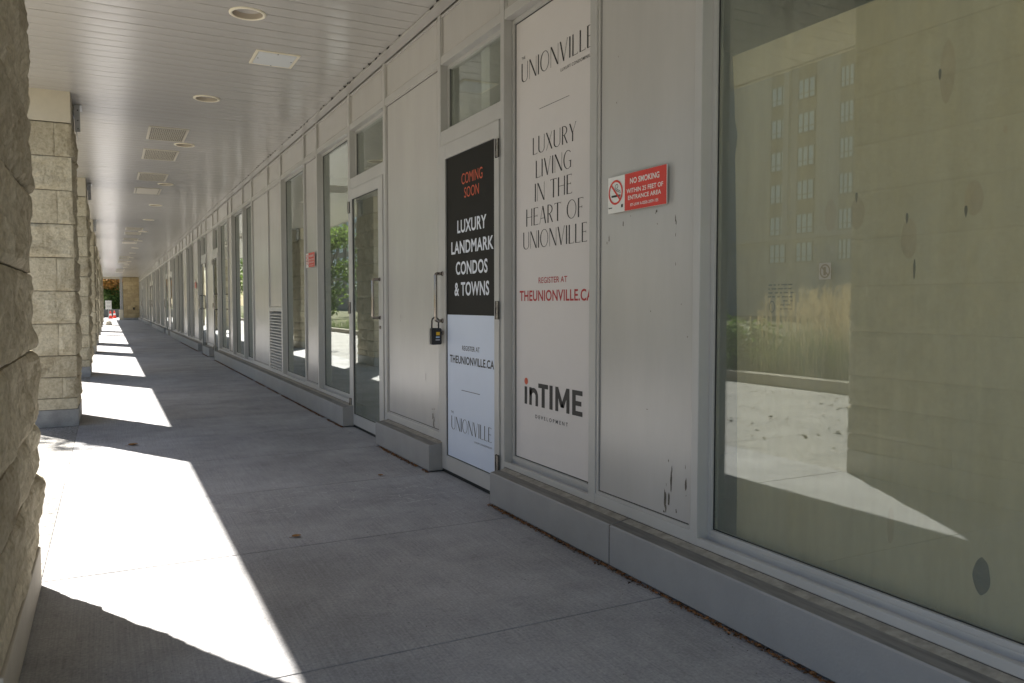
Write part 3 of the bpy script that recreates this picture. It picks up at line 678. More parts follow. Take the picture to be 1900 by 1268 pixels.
for i, y in enumerate(LIGHTS):
    downlight(y, f'{ordinal[i]} round recessed downlight from the camera, {extra[i]}', i < 6)
def vent(y0, label, w=.415, l=.76, mesh=True):
    xa, ya = .443, y0; z = ZC
    t = thing('vent_grille', (xa+w/2, y0+l/2, z), label, 'vent grille', 'rectangular vent grilles along the ceiling')
    mb = MB(); f = .026
    for (a, b, c, d) in ((xa, xa+w, ya, ya+f), (xa, xa+w, ya+l-f, ya+l), (xa, xa+f, ya+f, ya+l-f), (xa+w-f, xa+w, ya+f, ya+l-f)): mb.box(a, b, c, d, z-.009, z+.003)
    part(mb, 'grille_frame', M['vent'], t)
    mb = MB(); mb.box(xa+f, xa+w-f, ya+f, ya+l-f, z-.0032, z-.002); part(mb, 'duct_opening', M['ventback'], t)
    if mesh:
        mb = MB()
        nx, ny = 18, 22
        for i in range(1, nx): x = xa+f+(w-2*f)*i/nx; mb.box(x-.0026, x+.0026, ya+f, ya+l-f, z-.0045, z-.0035)
        for i in range(1, ny): yy = ya+f+(l-2*f)*i/ny; mb.box(xa+f, xa+w-f, yy-.0042, yy+.0042, z-.0048, z-.0034)
        part(mb, 'grille', M['vent'], t)
    else:
        mb = MB(); mb.box(xa+f+.01, xa+w-f-.01, ya+f+.01, ya+l-f-.01, z-.008, z-.004); part(mb, 'cover_plate', M['vent'], t)
    return t
vl = ['nearest perforated vent grille, left of the third ceiling light', 'second perforated vent grille from the camera', 'third vent grille, darker mesh, left of the fourth ceiling light', 'fourth vent, a plain blank plate in a frame past the dark grille']
v0 = vent(9.62, vl[0]); 
for y, l in ((11.04, vl[1]), (13.06, vl[2])):
    o = copy_tree(v0); o.location.y = y+.38; o['label'] = l
v3 = vent(14.75, vl[3], mesh=False)
for g_, (base, nm) in enumerate(((22.5, 'second'), (36.2, 'third'), (49.2, 'fourth'))):
    for k, dy in enumerate((0, 1.5, 3.7, 5.25)):
        o = copy_tree(v3 if k == 3 else v0); o.location.y = base+dy+.38
        o['label'] = f'{["nearest", "second", "third", "farthest"][k]} vent in the {nm} set of four vents down the ceiling'
t = thing('access_panel', (1.228, 6.57, ZC), 'white square access hatch in the ceiling near the first downlight', 'access panel')
mb = MB(); xa, xb, ya, yb, z = 1.06, 1.398, 6.385, 6.755, ZC; f = .022
for q in ((xa, xb, ya, ya+f), (xa, xb, yb-f, yb), (xa, xa+f, ya+f, yb-f), (xb-f, xb, ya+f, yb-f)): mb.box(*q, z-.008, z+.002)
part(mb, 'hatch_frame', M['cream'], t, bevel=.002)
mb = MB(); mb.box(xa+f+.003, xb-f-.003, ya+f+.003, yb-f-.003, z-.0095, z-.001); mb.box(xa+f, xb-f, ya+f, yb-f, z-.0022, z-.0012, 1)
for px, py in ((1.10, 6.57), (1.229, 6.73), (1.229, 6.415), (1.36, 6.57)): mb.tube([(px, py, z-.0096), (px, py, z-.0105)], .006, 10, 1)
part(mb, 'hatch_door', [M['white'], M['gap']], t)

# ------------------------------------------------------------------ posters
XD = 2.0325
t = thing('door_poster', (XD, 4.55, .128), 'black and white advertising poster filling the glass of the near door', 'poster')
xa = XW-.008+.0135
mb = MB(); mb.box(xa-.0025, xa-.0008, 4.175, 4.9145, .1295, 1.0795); part(mb, 'white_sheet', M['pwhite'], t)
mb = MB(); mb.box(xa-.0025, xa-.0008, 4.175, 4.9145, 1.08, 2.1105); part(mb, 'black_sheet', M['pblack'], t)
XL = xa-.0034
DY = -0.006
def words(geo, txt):
    V, F = geo; x = 0; cuts = []
    for ch in txt:
        w = glyph(ch)[0]
        if ch == ' ': cuts.append(x + w/2)
        x += w + .11
    xs = [v[0] for v in V]; ys = [v[1] for v in V]; ref = (min(xs), max(xs), min(ys), max(ys))
    for lo, hi in zip([-9]+cuts, cuts+[99]):
        fs = [f for f in F if lo < sum(V[i][0] for i in f)/len(f) < hi]; ids = sorted({i for f in fs for i in f}); mp = {i: k for k, i in enumerate(ids)}
        yield ([V[i] for i in ids], [tuple(mp[i] for i in f) for f in fs]), ref
def dtext(txt, yl, yr, z0, z1, m, wgt, disp=False, space=1.0):
    if disp:
        for geo, ref in words(display(txt), txt): letter(geo, yl+DY, yr+DY, z0, z1, XL, M[m], t, ref)
    else: letter(sans(txt, wgt, space), yl+DY, yr+DY, z0, z1, XL, M[m], t)
dtext('COMING', 4.676, 4.359, 1.9125, 1.9815, 'inko', .0)
dtext('SOON', 4.632, 4.411, 1.8241, 1.8899, 'inko', .0)
dtext('LUXURY', 4.746, 4.305, 1.6072, 1.6902, 'inkw', .022)
dtext('LANDMARK', 4.847, 4.206, 1.4761, 1.5574, 'inkw', .022)
dtext('CONDOS', 4.773, 4.289, 1.3389, 1.4248, 'inkw', .022)
dtext('& TOWNS', 4.795, 4.267, 1.2027, 1.2914, 'inkw', .022)
dtext('REGISTER AT', 4.673, 4.404, .8510, .8819, 'ink', .006)
dtext('THEUNIONVILLE.CA', 4.879, 4.200, .7610, .8128, 'ink', .02)
dtext('THE', 4.863, 4.820, .4239, .4384, 'ink', 0)
dtext('UNIONVILLE', 4.856, 4.236, .3158, .4056, 'ink', 0, True)
dtext('LUXURY CONDOMINIUM', 4.487, 4.236, .2770, .2887, 'ink', 0, space=1.3)
mb = MB(); mb.box(XL, XL+.0005, 4.403+DY, 4.686+DY, .5894, .5929); part(mb, 'rule', M['ink'], t)

XT = 2.0965
t = thing('window_poster', (XT, 3.6, .26), 'tall pale advertising poster filling the window right of the poster door', 'poster')
mb = MB(); mb.box(XT, XT+.0015, 3.183, 4.033, .2705, 2.730); part(mb, 'white_sheet', M['pwarm'], t)
XL = XT-.0009; DY = 0
dtext('THE', 3.966, 3.925, 2.5149, 2.5303, 'ink', 0)
dtext('UNIONVILLE', 3.969, 3.235, 2.3885, 2.4955, 'ink', 0, True)
dtext('LUXURY CONDOMINIUM', 3.539, 3.235, 2.3422, 2.3589, 'ink', 0.004, space=1.12)
dtext('LUXURY', 3.836, 3.385, 1.9666, 2.0600, 'ink', 0, True)
dtext('LIVING', 3.802, 3.429, 1.8368, 1.9307, 'ink', 0, True)
dtext('IN THE', 3.812, 3.424, 1.7095, 1.8074, 'ink', 0, True)
dtext('HEART OF', 3.912, 3.317, 1.5823, 1.6778, 'ink', 0, True)
dtext('UNIONVILLE', 3.947, 3.281, 1.4561, 1.5526, 'ink', 0, True)
dtext('REGISTER AT', 3.769, 3.467, 1.2629, 1.2947, 'inkr', .006)
dtext('THEUNIONVILLE.CA', 3.990, 3.225, 1.1662, 1.2257, 'inkr', .02)
dtext('DEVELOPMENT', 3.803, 3.456, .5178, .5381, 'ink', .012, space=1.62)
mb = MB(); mb.quad((XL, 3.763, 2.2011), (XL, 3.452, 2.2011), (XL, 3.452, 2.2038), (XL, 3.763, 2.2038)); part(mb, 'rule', M['ink'], t)
mb = MB()
def R(ya, yb, za, zb): mb.quad((XL, ya, za), (XL, yb, za), (XL, yb, zb), (XL, ya, zb))
za, zt, zx = .5855, .7145, .6845
R(3.930, 3.900, za, zx)
# n
R(3.874, 3.845, za, zx); R(3.802, 3.773, za, .640)
K = 12
for i in range(K):
    a0, a1 = math.pi*(1-i/K), math.pi*(1-(i+1)/K)
    def pt(a, o): return (XL, 3.8235 - (.0215+o)*math.cos(a), .640 + (.018+o*.92)*math.sin(a))
    mb.quad(pt(a0, 0), pt(a1, 0), pt(a1, .029), pt(a0, .029))
R(3.770, 3.662, .690, zt); R(3.733, 3.698, za, .690)
R(3.647, 3.613, za, zt)
R(3.585, 3.554, za, zt); R(3.472, 3.441, za, zt)
for (ya, yb) in ((3.571, 3.513), (3.455, 3.513)):
    s = .019 if ya > yb else -.019
    mb.quad((XL-.0001, ya+s*.7, zt), (XL-.0001, ya-s*.9, zt), (XL-.0001, yb-s*.9, .610), (XL-.0001, yb+s*.9, .610))
R(3.415, 3.380, za, zt); R(3.380, 3.316, .690, zt); R(3.380, 3.326, .637, .661); R(3.380, 3.316, za, .610)
lg = part(mb, 'logo_lettering', M['ink'], t)
mb = MB(); mb.poly([(XL, 3.911+.021*math.cos(i*math.pi/12), .7147+.0195*math.sin(i*math.pi/12)) for i in range(24)][::-1]); part(mb, 'logo_dot', M['inko'], t)

# ------------------------------------------------------------------ no smoking signs
def nosmoking(label):
    X0 = XW-.004; 
    t = thing('no_smoking_sign', (X0, 2.785, 1.557), label, 'sign', 'red and white no smoking signs on the wall panels')
    mb = MB(); mb.box(X0, X0+.0035, 2.575, 2.995, 1.557, 1.717); part(mb, 'plate', M['signwhite'], t)
    mb = MB(); X = X0-.0006; mb.quad((X, 2.866, 1.5575), (X, 2.5755, 1.5575), (X, 2.5755, 1.7165), (X, 2.866, 1.7165)); part(mb, 'red_field', M['signred'], t)
    XL = X0-.0014
    for txt, yl, yr, z0, z1, w in (('NO SMOKING', 2.826, 2.622, 1.6694, 1.6945, .02), ('WITHIN 25 FEET OF', 2.851, 2.597, 1.6308, 1.6505, .016), ('ENTRANCE AREA', 2.840, 2.610, 1.6016, 1.6204, .016), ('BY-LAW A-0205-2009-105', 2.822, 2.628, 1.5729, 1.5857, .012)):
        letter(sans(txt, w), yl, yr, z0, z1, XL, M['signwhite'], t)
    # cigarette and smoke
    mb = MB()
    mb.quad((XL, 2.967, 1.6258), (XL, 2.912, 1.6258), (XL, 2.912, 1.6348), (XL, 2.967, 1.6348)); mb.quad((XL, 2.909, 1.6258), (XL, 2.905, 1.6258), (XL, 2.905, 1.6348), (XL, 2.909, 1.6348)); mb.quad((XL, 2.902, 1.6258), (XL, 2.898, 1.6258), (XL, 2.898, 1.6348), (XL, 2.902, 1.6348))
    def stroke(pts, w):
        for (a, b), (c, d) in zip(pts, pts[1:]):
            l = math.hypot(c-a, d-b); nx, nz = -(d-b)/l*w, (c-a)/l*w
            mb.quad((XL, a-nx, b-nz), (XL, c-nx, d-nz), (XL, c+nx, d+nz), (XL, a+nx, b+nz))
    stroke([(2.900, 1.640), (2.900, 1.648), (2.905, 1.653), (2.915, 1.655), (2.922, 1.658), (2.926, 1.664)], .0013)
    stroke([(2.908, 1.640), (2.908, 1.645), (2.914, 1.649), (2.926, 1.652), (2.934, 1.660), (2.938, 1.670), (2.935, 1.678), (2.928, 1.681)], .0013)
    stroke([(2.926, 1.664), (2.918, 1.668), (2.917, 1.676), (2.922, 1.681), (2.928, 1.681)], .0013)
    mb.quad((XL, 2.892, 1.576), (XL, 2.878, 1.576), (XL, 2.878, 1.590), (XL, 2.892, 1.590)); mb.quad((XL, 2.989, 1.5785), (XL, 2.961, 1.5785), (XL, 2.961, 1.5825), (XL, 2.989, 1.5825))
    part(mb, 'cigarette_symbol', M['ink'], t)
    mb = MB(); XR = XL-.0006; cy, cz = 2.934, 1.6465; K = 40
    def pt(i, r): a = 2*math.pi*i/K; return (XR, cy+r*math.cos(a), cz+r*math.sin(a))
    for i in range(K): mb.quad(pt(i, .0455), pt(i+1, .0455), pt(i+1, .0545), pt(i, .0545))
    c = .047/math.sqrt(2); w = .0032
    mb.quad((XR-.0002, cy+c-w, cz+c+w), (XR-.0002, cy+c+w, cz+c-w), (XR-.0002, cy-c+w, cz-c-w), (XR-.0002, cy-c-w, cz-c+w))
    part(mb, 'prohibition_ring', M['signred'], t)
    return t
s0 = nosmoking('nearest red no smoking sign, on the scratched panel beside the big window')
s0.location.x += 0.0
o = copy_tree(s0); o.location.y = 8.90; o.location.z += .005; o['label'] = 'second red no smoking sign, on the narrow panel between two windows'
o = copy_tree(s0); o.location.y = 21.95; o['label'] = 'far faded no smoking sign, a tiny red mark on a panel deep in the row'

# ------------------------------------------------------------------ key lock box hanging from the near door's handle
hy, hx = 5.018-.048, XW-.008-.052
t = thing('key_lock_box', (hx, hy, .88), 'black key lock box with yellow label hanging from the near door handle', 'lock box')
mb = MB()
mb.tube([(hx-.026, hy+.006, .985), (hx-.026, hy+.006, 1.035), (hx-.022, hy+.004, 1.05), (hx-.010, hy, 1.060), (hx+.004, hy, 1.060), (hx+.015, hy-.003, 1.05), (hx+.019, hy-.004, 1.035), (hx+.019, hy-.004, .985)], .0052, 10)
part(mb, 'shackle', M['black'], t, smooth=True)
def rr(cx, cz, w, h, r, k=5):
    P = []
    for (sx, sz, a0) in ((1, 1, 0), (-1, 1, 90), (-1, -1, 180), (1, -1, 270)):
        for i in range(k+1): a = rad(a0+90*i/k); P.append((cx+sx*(w-r)+r*math.cos(a), cz+sz*(h-r)+r*math.sin(a)))
    return P
mb = MB(); mb.prism(rr(hx-.003, .932, .037, .056, .012), 'y', hy-.024, hy+.012); part(mb, 'body', M['black'], t, bevel=.003)
mb = MB(); mb.prism(rr(hx-.003, .932, .0375, .0565, .012), 'y', hy+.0122, hy+.018); part(mb, 'back_rim', M['silver'], t)
mb = MB(); mb.prism(rr(hx-.003, .931, .036, .054, .012), 'y', hy+.0182, hy+.03); part(mb, 'back_shell', M['black'], t, bevel=.003)
mb = MB(); mb.prism(rr(hx-.002, .930, .027, .045, .008), 'y', hy-.0265, hy-.024); mb.box(hx-.012, hx+.018, hy-.0272, hy-.0267, .905, .912, 1); part(mb, 'front_cover', [M['black'], M['grey']], t)
mb = MB(); mb.box(hx-.008, hx+.018, hy-.0285, hy-.0275, .940, .962); part(mb, 'yellow_label', M['yellow'], t)
mb = MB(); mb.box(hx-.010, hx+.016, hy-.0285, hy-.0275, .922, .932); part(mb, 'blue_label', M['bluelab'], t)

# ------------------------------------------------------------------ plywood behind the big window, sticker
mb = MB(); xa, xb = 2.160, 2.178
edge = [(2.352, 2.1017), (2.338, 1.95), (2.334, 1.86), (2.318, 1.80), (2.330, 1.72), (2.318, 1.4), (2.306, 1.0), (2.298, .6), (2.292, .03)]
out = [(-2.6, .03), (-2.6, 2.1017)] + edge
n = len(mb.v); k = len(out)
mb.v += [(xa, a, b) for a, b in out] + [(xb, a, b) for a, b in out]
mb.f.append(tuple(range(n, n+k))); mb.m.append(0); mb.f.append(tuple(range(n+k, n+2*k))[::-1]); mb.m.append(0)
for i in range(k): j = (i+1) % k; mb.f.append((n+j, n+i, n+k+i, n+k+j)); mb.m.append(0)
ply = mb.build('plywood_board', M['ply']); tag(ply, 'large patched plywood sheet standing behind the glass of the biggest window', 'plywood')
for i, (y, z, ry, rz, kd, kz) in enumerate([(1.471, 1.819, .024, .085, .022, -.005), (1.873, 1.446, .024, .053, 0, 0), (1.767, 1.443, .027, .051, .004, .05), (1.58, 1.347, .026, .061, .008, .062), (1.382, 1.446, .026, .049, .022, -.035), (1.30, 1.62, .006, .012, 0, 0), (1.70, 1.72, .003, .006, 0, 0), (1.33, .388, .026, .053, 0, 0), (1.56, 1.255, .004, .03, 0, 0), (1.05, 1.0, .022, .05, 0, 0), (1.62, .46, .012, .06, 0, 0)]):
    mb = MB(); X = xa-.0008
    wob = lambda a: 1+.16*noise.noise(Vector((math.cos(a)*1.3+i*5, math.sin(a)*1.3, i)))
    mb.poly([(X, y+ry*wob(a)*math.cos(a)*(1 if i != 7 else abs(math.cos(a))**.3), z+rz*wob(a+9)*math.sin(a)) for a in [2*math.pi*q/36 for q in range(36)]][::-1])
    if kz or kd: mb.poly([(X-.0006, y+kd+(.0045+.002*math.sin(a))*math.cos(a), z+kz+.017*math.sin(a)) for a in [2*math.pi*q/12 for q in range(12)]][::-1], 1)
    part(mb, 'wood_patch', [M['knot'] if i in (7, 8) else M['plypatch'], M['knot']], ply)
mb = MB(); X = xa-.001
rp = random.Random(9)
for i in range(7):
    z = 1.217-i*.0145; y = 2.147
    while y > 2.04:
        l = rp.uniform(.008, .03)
        if not (3 < i and y > 2.09): mb.quad((X, y, z), (X, y-l, z), (X, y-l, z+.005), (X, y, z+.005))
        y -= l+rp.uniform(.003, .012)
for i in range(20):
    a0, a1 = 2*math.pi*i/20, 2*math.pi*(i+1)/20
    mb.quad((X, 2.128+.014*math.cos(a0), 1.140+.022*math.sin(a0)), (X, 2.128+.014*math.cos(a1), 1.140+.022*math.sin(a1)), (X, 2.128+.011*math.cos(a1), 1.140+.018*math.sin(a1)), (X, 2.128+.011*math.cos(a0), 1.140+.018*math.sin(a0)))
part(mb, 'faded_stamp', M['stamp'], ply)
mb = MB(); X = 2.0962
mb.quad((X, 1.861, 1.2307), (X, 1.812, 1.2307), (X, 1.812, 1.2852), (X, 1.861, 1.2852))
for i in range(24):
    a0, a1 = 2*math.pi*i/24, 2*math.pi*(i+1)/24; y, z = 1.8365, 1.258
    mb.quad((X-.0006, y+.021*math.cos(a0), z+.023*math.sin(a0)), (X-.0006, y+.021*math.cos(a1), z+.023*math.sin(a1)), (X-.0006, y+.0165*math.cos(a1), z+.0185*math.sin(a1)), (X-.0006, y+.0165*math.cos(a0), z+.0185*math.sin(a0)), 1)
mb.quad((X-.0007, y+.015, z+.013), (X-.0007, y+.012, z+.016), (X-.0007, y-.015, z-.013), (X-.0007, y-.012, z-.016), 1)
mb.quad((X-.0004, y+.006, z-.014), (X-.0004, y-.004, z-.014), (X-.0004, y-.004, z+.014), (X-.0004, y+.006, z+.014), 1)
tag(mb.build('window_sticker', [M['sticker'], M['stamp']]), 'small faded prohibition sticker on the glass of the biggest window', 'sticker')

# ------------------------------------------------------------------ grit along the plinth, leaves
mb = MB(); rg = random.Random(11)
def crumb(x, y, s, z=0.0, mi=0):
    pts = [Vector((rg.uniform(-1, 1), rg.uniform(-1, 1), rg.uniform(.2, 1)))*s for _ in range(4)]
    n = len(mb.v); mb.v += [(x+p.x, y+p.y, max(z+.0005, z+p.z)) for p in pts]
    for f in ((0, 1, 2), (0, 2, 3), (0, 3, 1), (1, 3, 2)): mb.f.append(tuple(n+i for i in f)); mb.m.append(mi)
for (a, b) in PL[1:12]:
    y = max(a, .9)
    while y < b:
        k = 1.0 if b < 9 else .5
        if noise.noise(Vector((y*3.0, 0, 0))) > -.35:
            for q in range(2): crumb(XP-abs(rg.gauss(0, .011)), y+rg.uniform(-.006, .006), rg.uniform(.004, .0125), 0, 0)
        y += .004/k
for i in range(420):
    a, b = rg.choice([(3.9, 5.1), (4.9, 6.2), (6.1, 7.3), (1.2, 3)]); crumb(XP-abs(rg.gauss(0, .07)), rg.uniform(a, b), rg.uniform(.0015, .004), 0, 1)
for i in range(500): crumb(rg.uniform(-.2, 1.9), rg.uniform(1.2, 9), rg.uniform(.0012, .0035), 0, 1)
tag(mb.build('grit', [M['orangelitter'], M['litter']]), 'rusty crumbs and grit gathered along the foot of the plinth', 'grit', kind='stuff')
mb = MB()
for i in range(800): crumb(rg.uniform(-4.0, -.7), rg.uniform(1.5, 18), rg.uniform(.012, .04), -.006)
tag(mb.build('leaf_litter', M['litter']), 'dark scattered litter on the sunny paving outside, seen in the window reflection', 'leaf litter', kind='stuff')
def dry_leaf(x, y, ang, s, label):
    mb = MB(); c, sn = math.cos(ang), math.sin(ang)
    K = 8; L_, Rr, Cc = [], [], []
    for i in range(K+1):
        u = i/K; w = .42*math.sin(math.pi*u)**.8*(1+.12*math.sin(9*u)); cu = .10*(u-.5)**2*4 + .02
        for lst, sgn in ((L_, 1), (Cc, 0), (Rr, -1)):
            px, py, pz = (u-.5)*s, sgn*w*s, (cu + (.16 if sgn else .02)*abs(sgn)*math.sin(math.pi*u)*.9)*s
            lst.append((x+px*c-py*sn, y+px*sn+py*c, .002+pz))
    for A, B in ((L_, Cc), (Cc, Rr)):
        for i in range(K): mb.quad(A[i], A[i+1], B[i+1], B[i])
    mb.tube([(x-.5*s*c, y-.5*s*sn, .004), (x-.75*s*c, y-.75*s*sn, .006)], .0012, 5)
    tag(mb.build('dry_leaf', M['dryleaf'], smooth=True), label, 'leaf', 'dry leaves on the walkway')
dry_leaf(.157, 7.06, .4, .085, 'dry brown leaf on the shaded concrete near the second pillar')
dry_leaf(.803, 3.90, .2, .05, 'dry brown leaf in the middle of the shaded walkway')
dry_leaf(1.60, 5.05, 1.2, .045, 'dry brown leaf near the chalk scribbles by the poster door')

# ------------------------------------------------------------------ far end of the walkway
t = thing('end_wall', (1.5, 63.6, 0), 'buff stone wall closing the far end of the walkway', 'wall')
mb = MB(); mb.box(.985, 2.03, 63.52, 64, .16, 3.1, 1); rw = random.Random(4); z = .16
for ci in range(10):
    z1 = z+.292; xs = [.99, .99+(.5 if ci % 2 else .28), 1.55 if ci % 2 else 1.75, 2.028]
    for a, b in zip(xs, xs[1:]): block(mb, a, b, 63.44, 63.53, z, z1, .09, (.005, .014, .0), 300+ci*4+int(a*10))
    z = z1
part(mb, 'stonework', [M['endstone'], M['mortar']], t)
mb = MB(); mb.box(.98, 2.03, 63.42, 64, 0, .16); part(mb, 'base', M['base'], t)
mb = MB(); mb.box(1.60, 1.72, 63.36, 63.43, .74, .87); mb.prism([(63.30, .88), (63.43, .90), (63.43, .875), (63.30, .865)], 'x', 1.59, 1.73)
tag(mb.build('outlet_box', M['black'], bevel=.01), 'small black electrical box on the far buff stone wall', 'electrical box')
t = thing('end_post', (.83, 63.7, 0), 'grey metal post on a pale stone foot beside the far buff wall', 'post')
mb = MB(); mb.box(.78, .84, 63.5, 63.9, .75, 3.1); mb.box(.86, .95, 63.55, 63.9, .75, 3.1); part(mb, 'post', M['grey'], t, bevel=.006)
mb = MB(); mb.box(.70, .975, 63.4, 63.95, 0, .75); part(mb, 'foot', M['cap'], t, bevel=.02)
mb = MB(); mb.box(-.95, 2.1, 64.2, 64.5, 2.98, 3.4); tag(mb.build('end_beam', M['upper']), 'pale beam across the top of the far bright opening', 'beam')
t = thing('portable_sign', (.02, 47.8, 0), 'white notice board on a thin post in a pale concrete foot far down the walkway', 'sign')
mb = MB(); mb.box(-.13, .17, 47.78, 47.80, .87, 1.34); part(mb, 'board', M['signwhite'], t, bevel=.01)
mb = MB()
for i, (w, z) in enumerate(((.10, 1.24), (.07, 1.20), (.12, 1.06), (.10, 1.02), (.12, .98))): mb.box(.02-w, .02+w, 47.776, 47.779, z-.008, z+.008)
part(mb, 'notice_lines', M['grey'], t)
mb = MB(); mb.tube([(.02, 47.815, .2), (.02, 47.815, 1.3)], .02, 8); part(mb, 'post', M['grey'], t)
mb = MB(); mb.prism([(-.15, 0), (.19, 0), (.13, .22), (-.09, .22)], 'y', 47.65, 47.98); part(mb, 'foot', M['cap'], t, bevel=.02)
def tcone(x, y, label):
    t = thing('traffic_cone', (x, y, 0), label, 'traffic cone', 'traffic cones at the far end')
    mb = MB(); mb.box(x-.17, x+.17, y-.17, y+.17, 0, .035); part(mb, 'base', M['coneorange'], t, bevel=.01)
    mb = MB(); mb.lathe([(.13, .035), (.085, .30), (.05, .52), (.03, .62), (.0, .625)], x, y, 20); part(mb, 'cone', M['coneorange'], t, smooth=True)
    mb = MB(); mb.lathe([(.0945, .26), (.0725, .40)], x, y, 20); part(mb, 'reflective_band', M['signwhite'], t, smooth=True)
    return t
tcone(.15, 69, 'red traffic cone directly behind the far portable sign'); tcone(.44, 71, 'red traffic cone to the right of the far portable sign')
t = thing('planter_box', (.3, 76.5, 0), 'dark concrete planter box under the autumn trees at the far end', 'planter')
mb = MB(); mb.box(-2.5, 3.5, 76, 76.2, 0, .7); mb.box(-2.5, 3.5, 77.8, 78, 0, .7); mb.box(-2.5, -2.3, 76.2, 77.8, 0, .7); mb.box(3.3, 3.5, 76.2, 77.8, 0, .7); part(mb, 'planter_wall', M['planter'], t, bevel=.02)
mb = MB(); mb.box(-2.3, 3.3, 76.2, 77.8, 0, .62); part(mb, 'soil', M['soil'], t)

# ------------------------------------------------------------------ vegetation and towers outside (seen at the far end and mirrored in the glass)
def foliage(mb, clumps, n, size, rng, mi=0):
    tot = sum(c[3]**3*c[4] if len(c) > 4 else c[3]**3 for c in clumps)
    for c in clumps:
        cx, cy, cz, r = c[:4]; k = int(n*r**3/tot)+6
        for _ in range(k):
            d = Vector((rng.gauss(0, 1), rng.gauss(0, 1), rng.gauss(0, 1))).normalized()*r*(rng.random()**.45)
            p = Vector((cx+d.x, cy+d.y, cz+d.z*.85)); s = size*rng.uniform(.6, 1.3)
            a = Vector((rng.uniform(-1, 1), rng.uniform(-1, 1), rng.uniform(-.6, .6))).normalized(); b = a.cross(Vector((rng.uniform(-1, 1), rng.uniform(-1, 1), rng.uniform(-1, 1)))).normalized()
            q = len(mb.v); mb.v += [tuple(p-a*s), tuple(p+b*s*.5), tuple(p+a*s), tuple(p-b*s*.5)]; mb.f.append((q, q+1, q+2, q+3)); mb.m.append(mi)
def tree(x, y, h, r, seed, label, lm, n=3500, size=.11, z0=0.0, extra=(), low=.32):
    rng = random.Random(seed)
    t = thing('tree', (x, y, z0), label, 'tree', 'trees outside the walkway')
    mb = MB(); hc = h*.62
    mb.tube([(x, y, z0), (x+.05, y, z0+h*.2), (x-.04, y+.06, z0+h*.45), (x, y, z0+h*.75)], [.05*h/2.4, .04*h/2.4, .03*h/2.4, .012*h/2.4], 8)
    clumps = []
    for i in range(15):
        a = rng.uniform(0, 2*math.pi); q = r*math.sqrt(rng.random()); zz = z0 + h*rng.uniform(low, .95)
        f = 1-.45*abs((zz-z0)/h-.6)*2
        c = (x+q*math.cos(a)*f, y+q*math.sin(a)*f, zz, r*rng.uniform(.26, .42)); clumps.append(c)
        m_ = Vector((x, y, z0+h*rng.uniform(.3, .5))); e = Vector(c[:3])
        mb.tube([m_, m_.lerp(e, .5)+Vector((0, 0, .1)), e], [.014*h/2.4, .009*h/2.4, .004*h/2.4], 5)
    for e in extra:
        m_ = Vector((x, y, z0+h*.5)); q = Vector(e[:3]); mb.tube([m_, m_.lerp(q, .5)+Vector((0, 0, .3)), q], [.05, .03, .012], 6)
    part(mb, 'trunk', M['bark'], t)
    mb = MB(); foliage(mb, clumps, n, size, rng)
    for e in extra: foliage(mb, [e], 70, size, rng)
    part(mb, 'crown', M[lm], t)
    return t
tree(-.3, 79.5, 3.3, 2.0, 21, 'orange autumn tree filling the top of the far opening', 'leafo', 5200, .13, .6, low=.52)
tree(1.9, 81.5, 4.8, 2.4, 22, 'olive green tree at the right of the far opening', 'leaf', 4500, .13, .3, low=.1)
tree(.6, 85, 4.2, 2.8, 23, 'dark green tree behind the autumn trees of the far opening', 'leaf2', 5000, .15, 0, low=.05)
tree(.35, 78.7, 2.3, 1.5, 24, 'low dark green bush below the orange crown in the far opening', 'leaf2', 3500, .10, .5, low=.08)
# tree whose branch tips throw leaf shadows beside the second pillar
tree(-5.6, 15.6, 6.6, 1.7, 31, 'slender tree outside the pillars whose branch tips shade the sunny paving', 'leaf', 3200, .07, .1, extra=[(-3.10, 12.55, 6.35, .42), (-3.35, 13.3, 6.5, .4), (-3.9, 14.0, 6.4, .45), (-3.2, 23.9, 6.1, .4)])
for i, (x, y, h, r, lm, lab) in enumerate([(-9.5, 24, 6.2, 2.3, 'leaf', 'bright green tree mirrored low in the window left of the middle door'), (-12, 33, 8, 3.0, 'leaf2', 'dark green tree beyond the planter, mirrored in the far windows'), (-11, 43, 7.5, 3.0, 'leaf', 'broad green tree mirrored in the window left of the middle door'), (-14, 52, 8.5, 3.4, 'leaf', 'tall bright green tree mirrored at the middle of the window'), (-11.5, 63, 8, 3.2, 'leaf', 'pale green tree far along the planter'), (-19, 71, 11, 4.2, 'leaf2', 'big dark tree far beyond the planter'), (-12, 84, 9.5, 3.6, 'leaf', 'light green tree mirrored in the narrow far windows'), (-10, 105, 10, 4, 'leaf', 'farthest green tree along the street')]):
    tree(x, y, h, r, 40+i, lab, lm, 3800, .17, 0, low=.10)
mb = MB(); mb.box(-4.32, -4.10, -6, 75, -.02, .15)
tag(mb.build('planter_kerb', M['kerb'], bevel=.012), 'low concrete kerb edging the planting bed outside the pillars', 'kerb')
mb = MB(); rg2 = random.Random(77)
def blade(x, y, h, lean, w, mi):
    a = rg2.uniform(0, 6.28); lx, ly = math.cos(a)*lean, math.sin(a)*lean; b = a+1.57; wx, wy = math.cos(b)*w, math.sin(b)*w
    p0 = (x, y, .02); p1 = (x+lx*.35, y+ly*.35, h*.6); p2 = (x+lx, y+ly, h)
    mb.quad((p0[0]-wx, p0[1]-wy, p0[2]), (p0[0]+wx, p0[1]+wy, p0[2]), (p1[0]+wx*.8, p1[1]+wy*.8, p1[2]), (p1[0]-wx*.8, p1[1]-wy*.8, p1[2]), mi)
    n = len(mb.v); mb.v += [(p1[0]-wx*.8, p1[1]-wy*.8, p1[2]), (p1[0]+wx*.8, p1[1]+wy*.8, p1[2]), p2]; mb.f.append((n, n+1, n+2)); mb.m.append(mi)
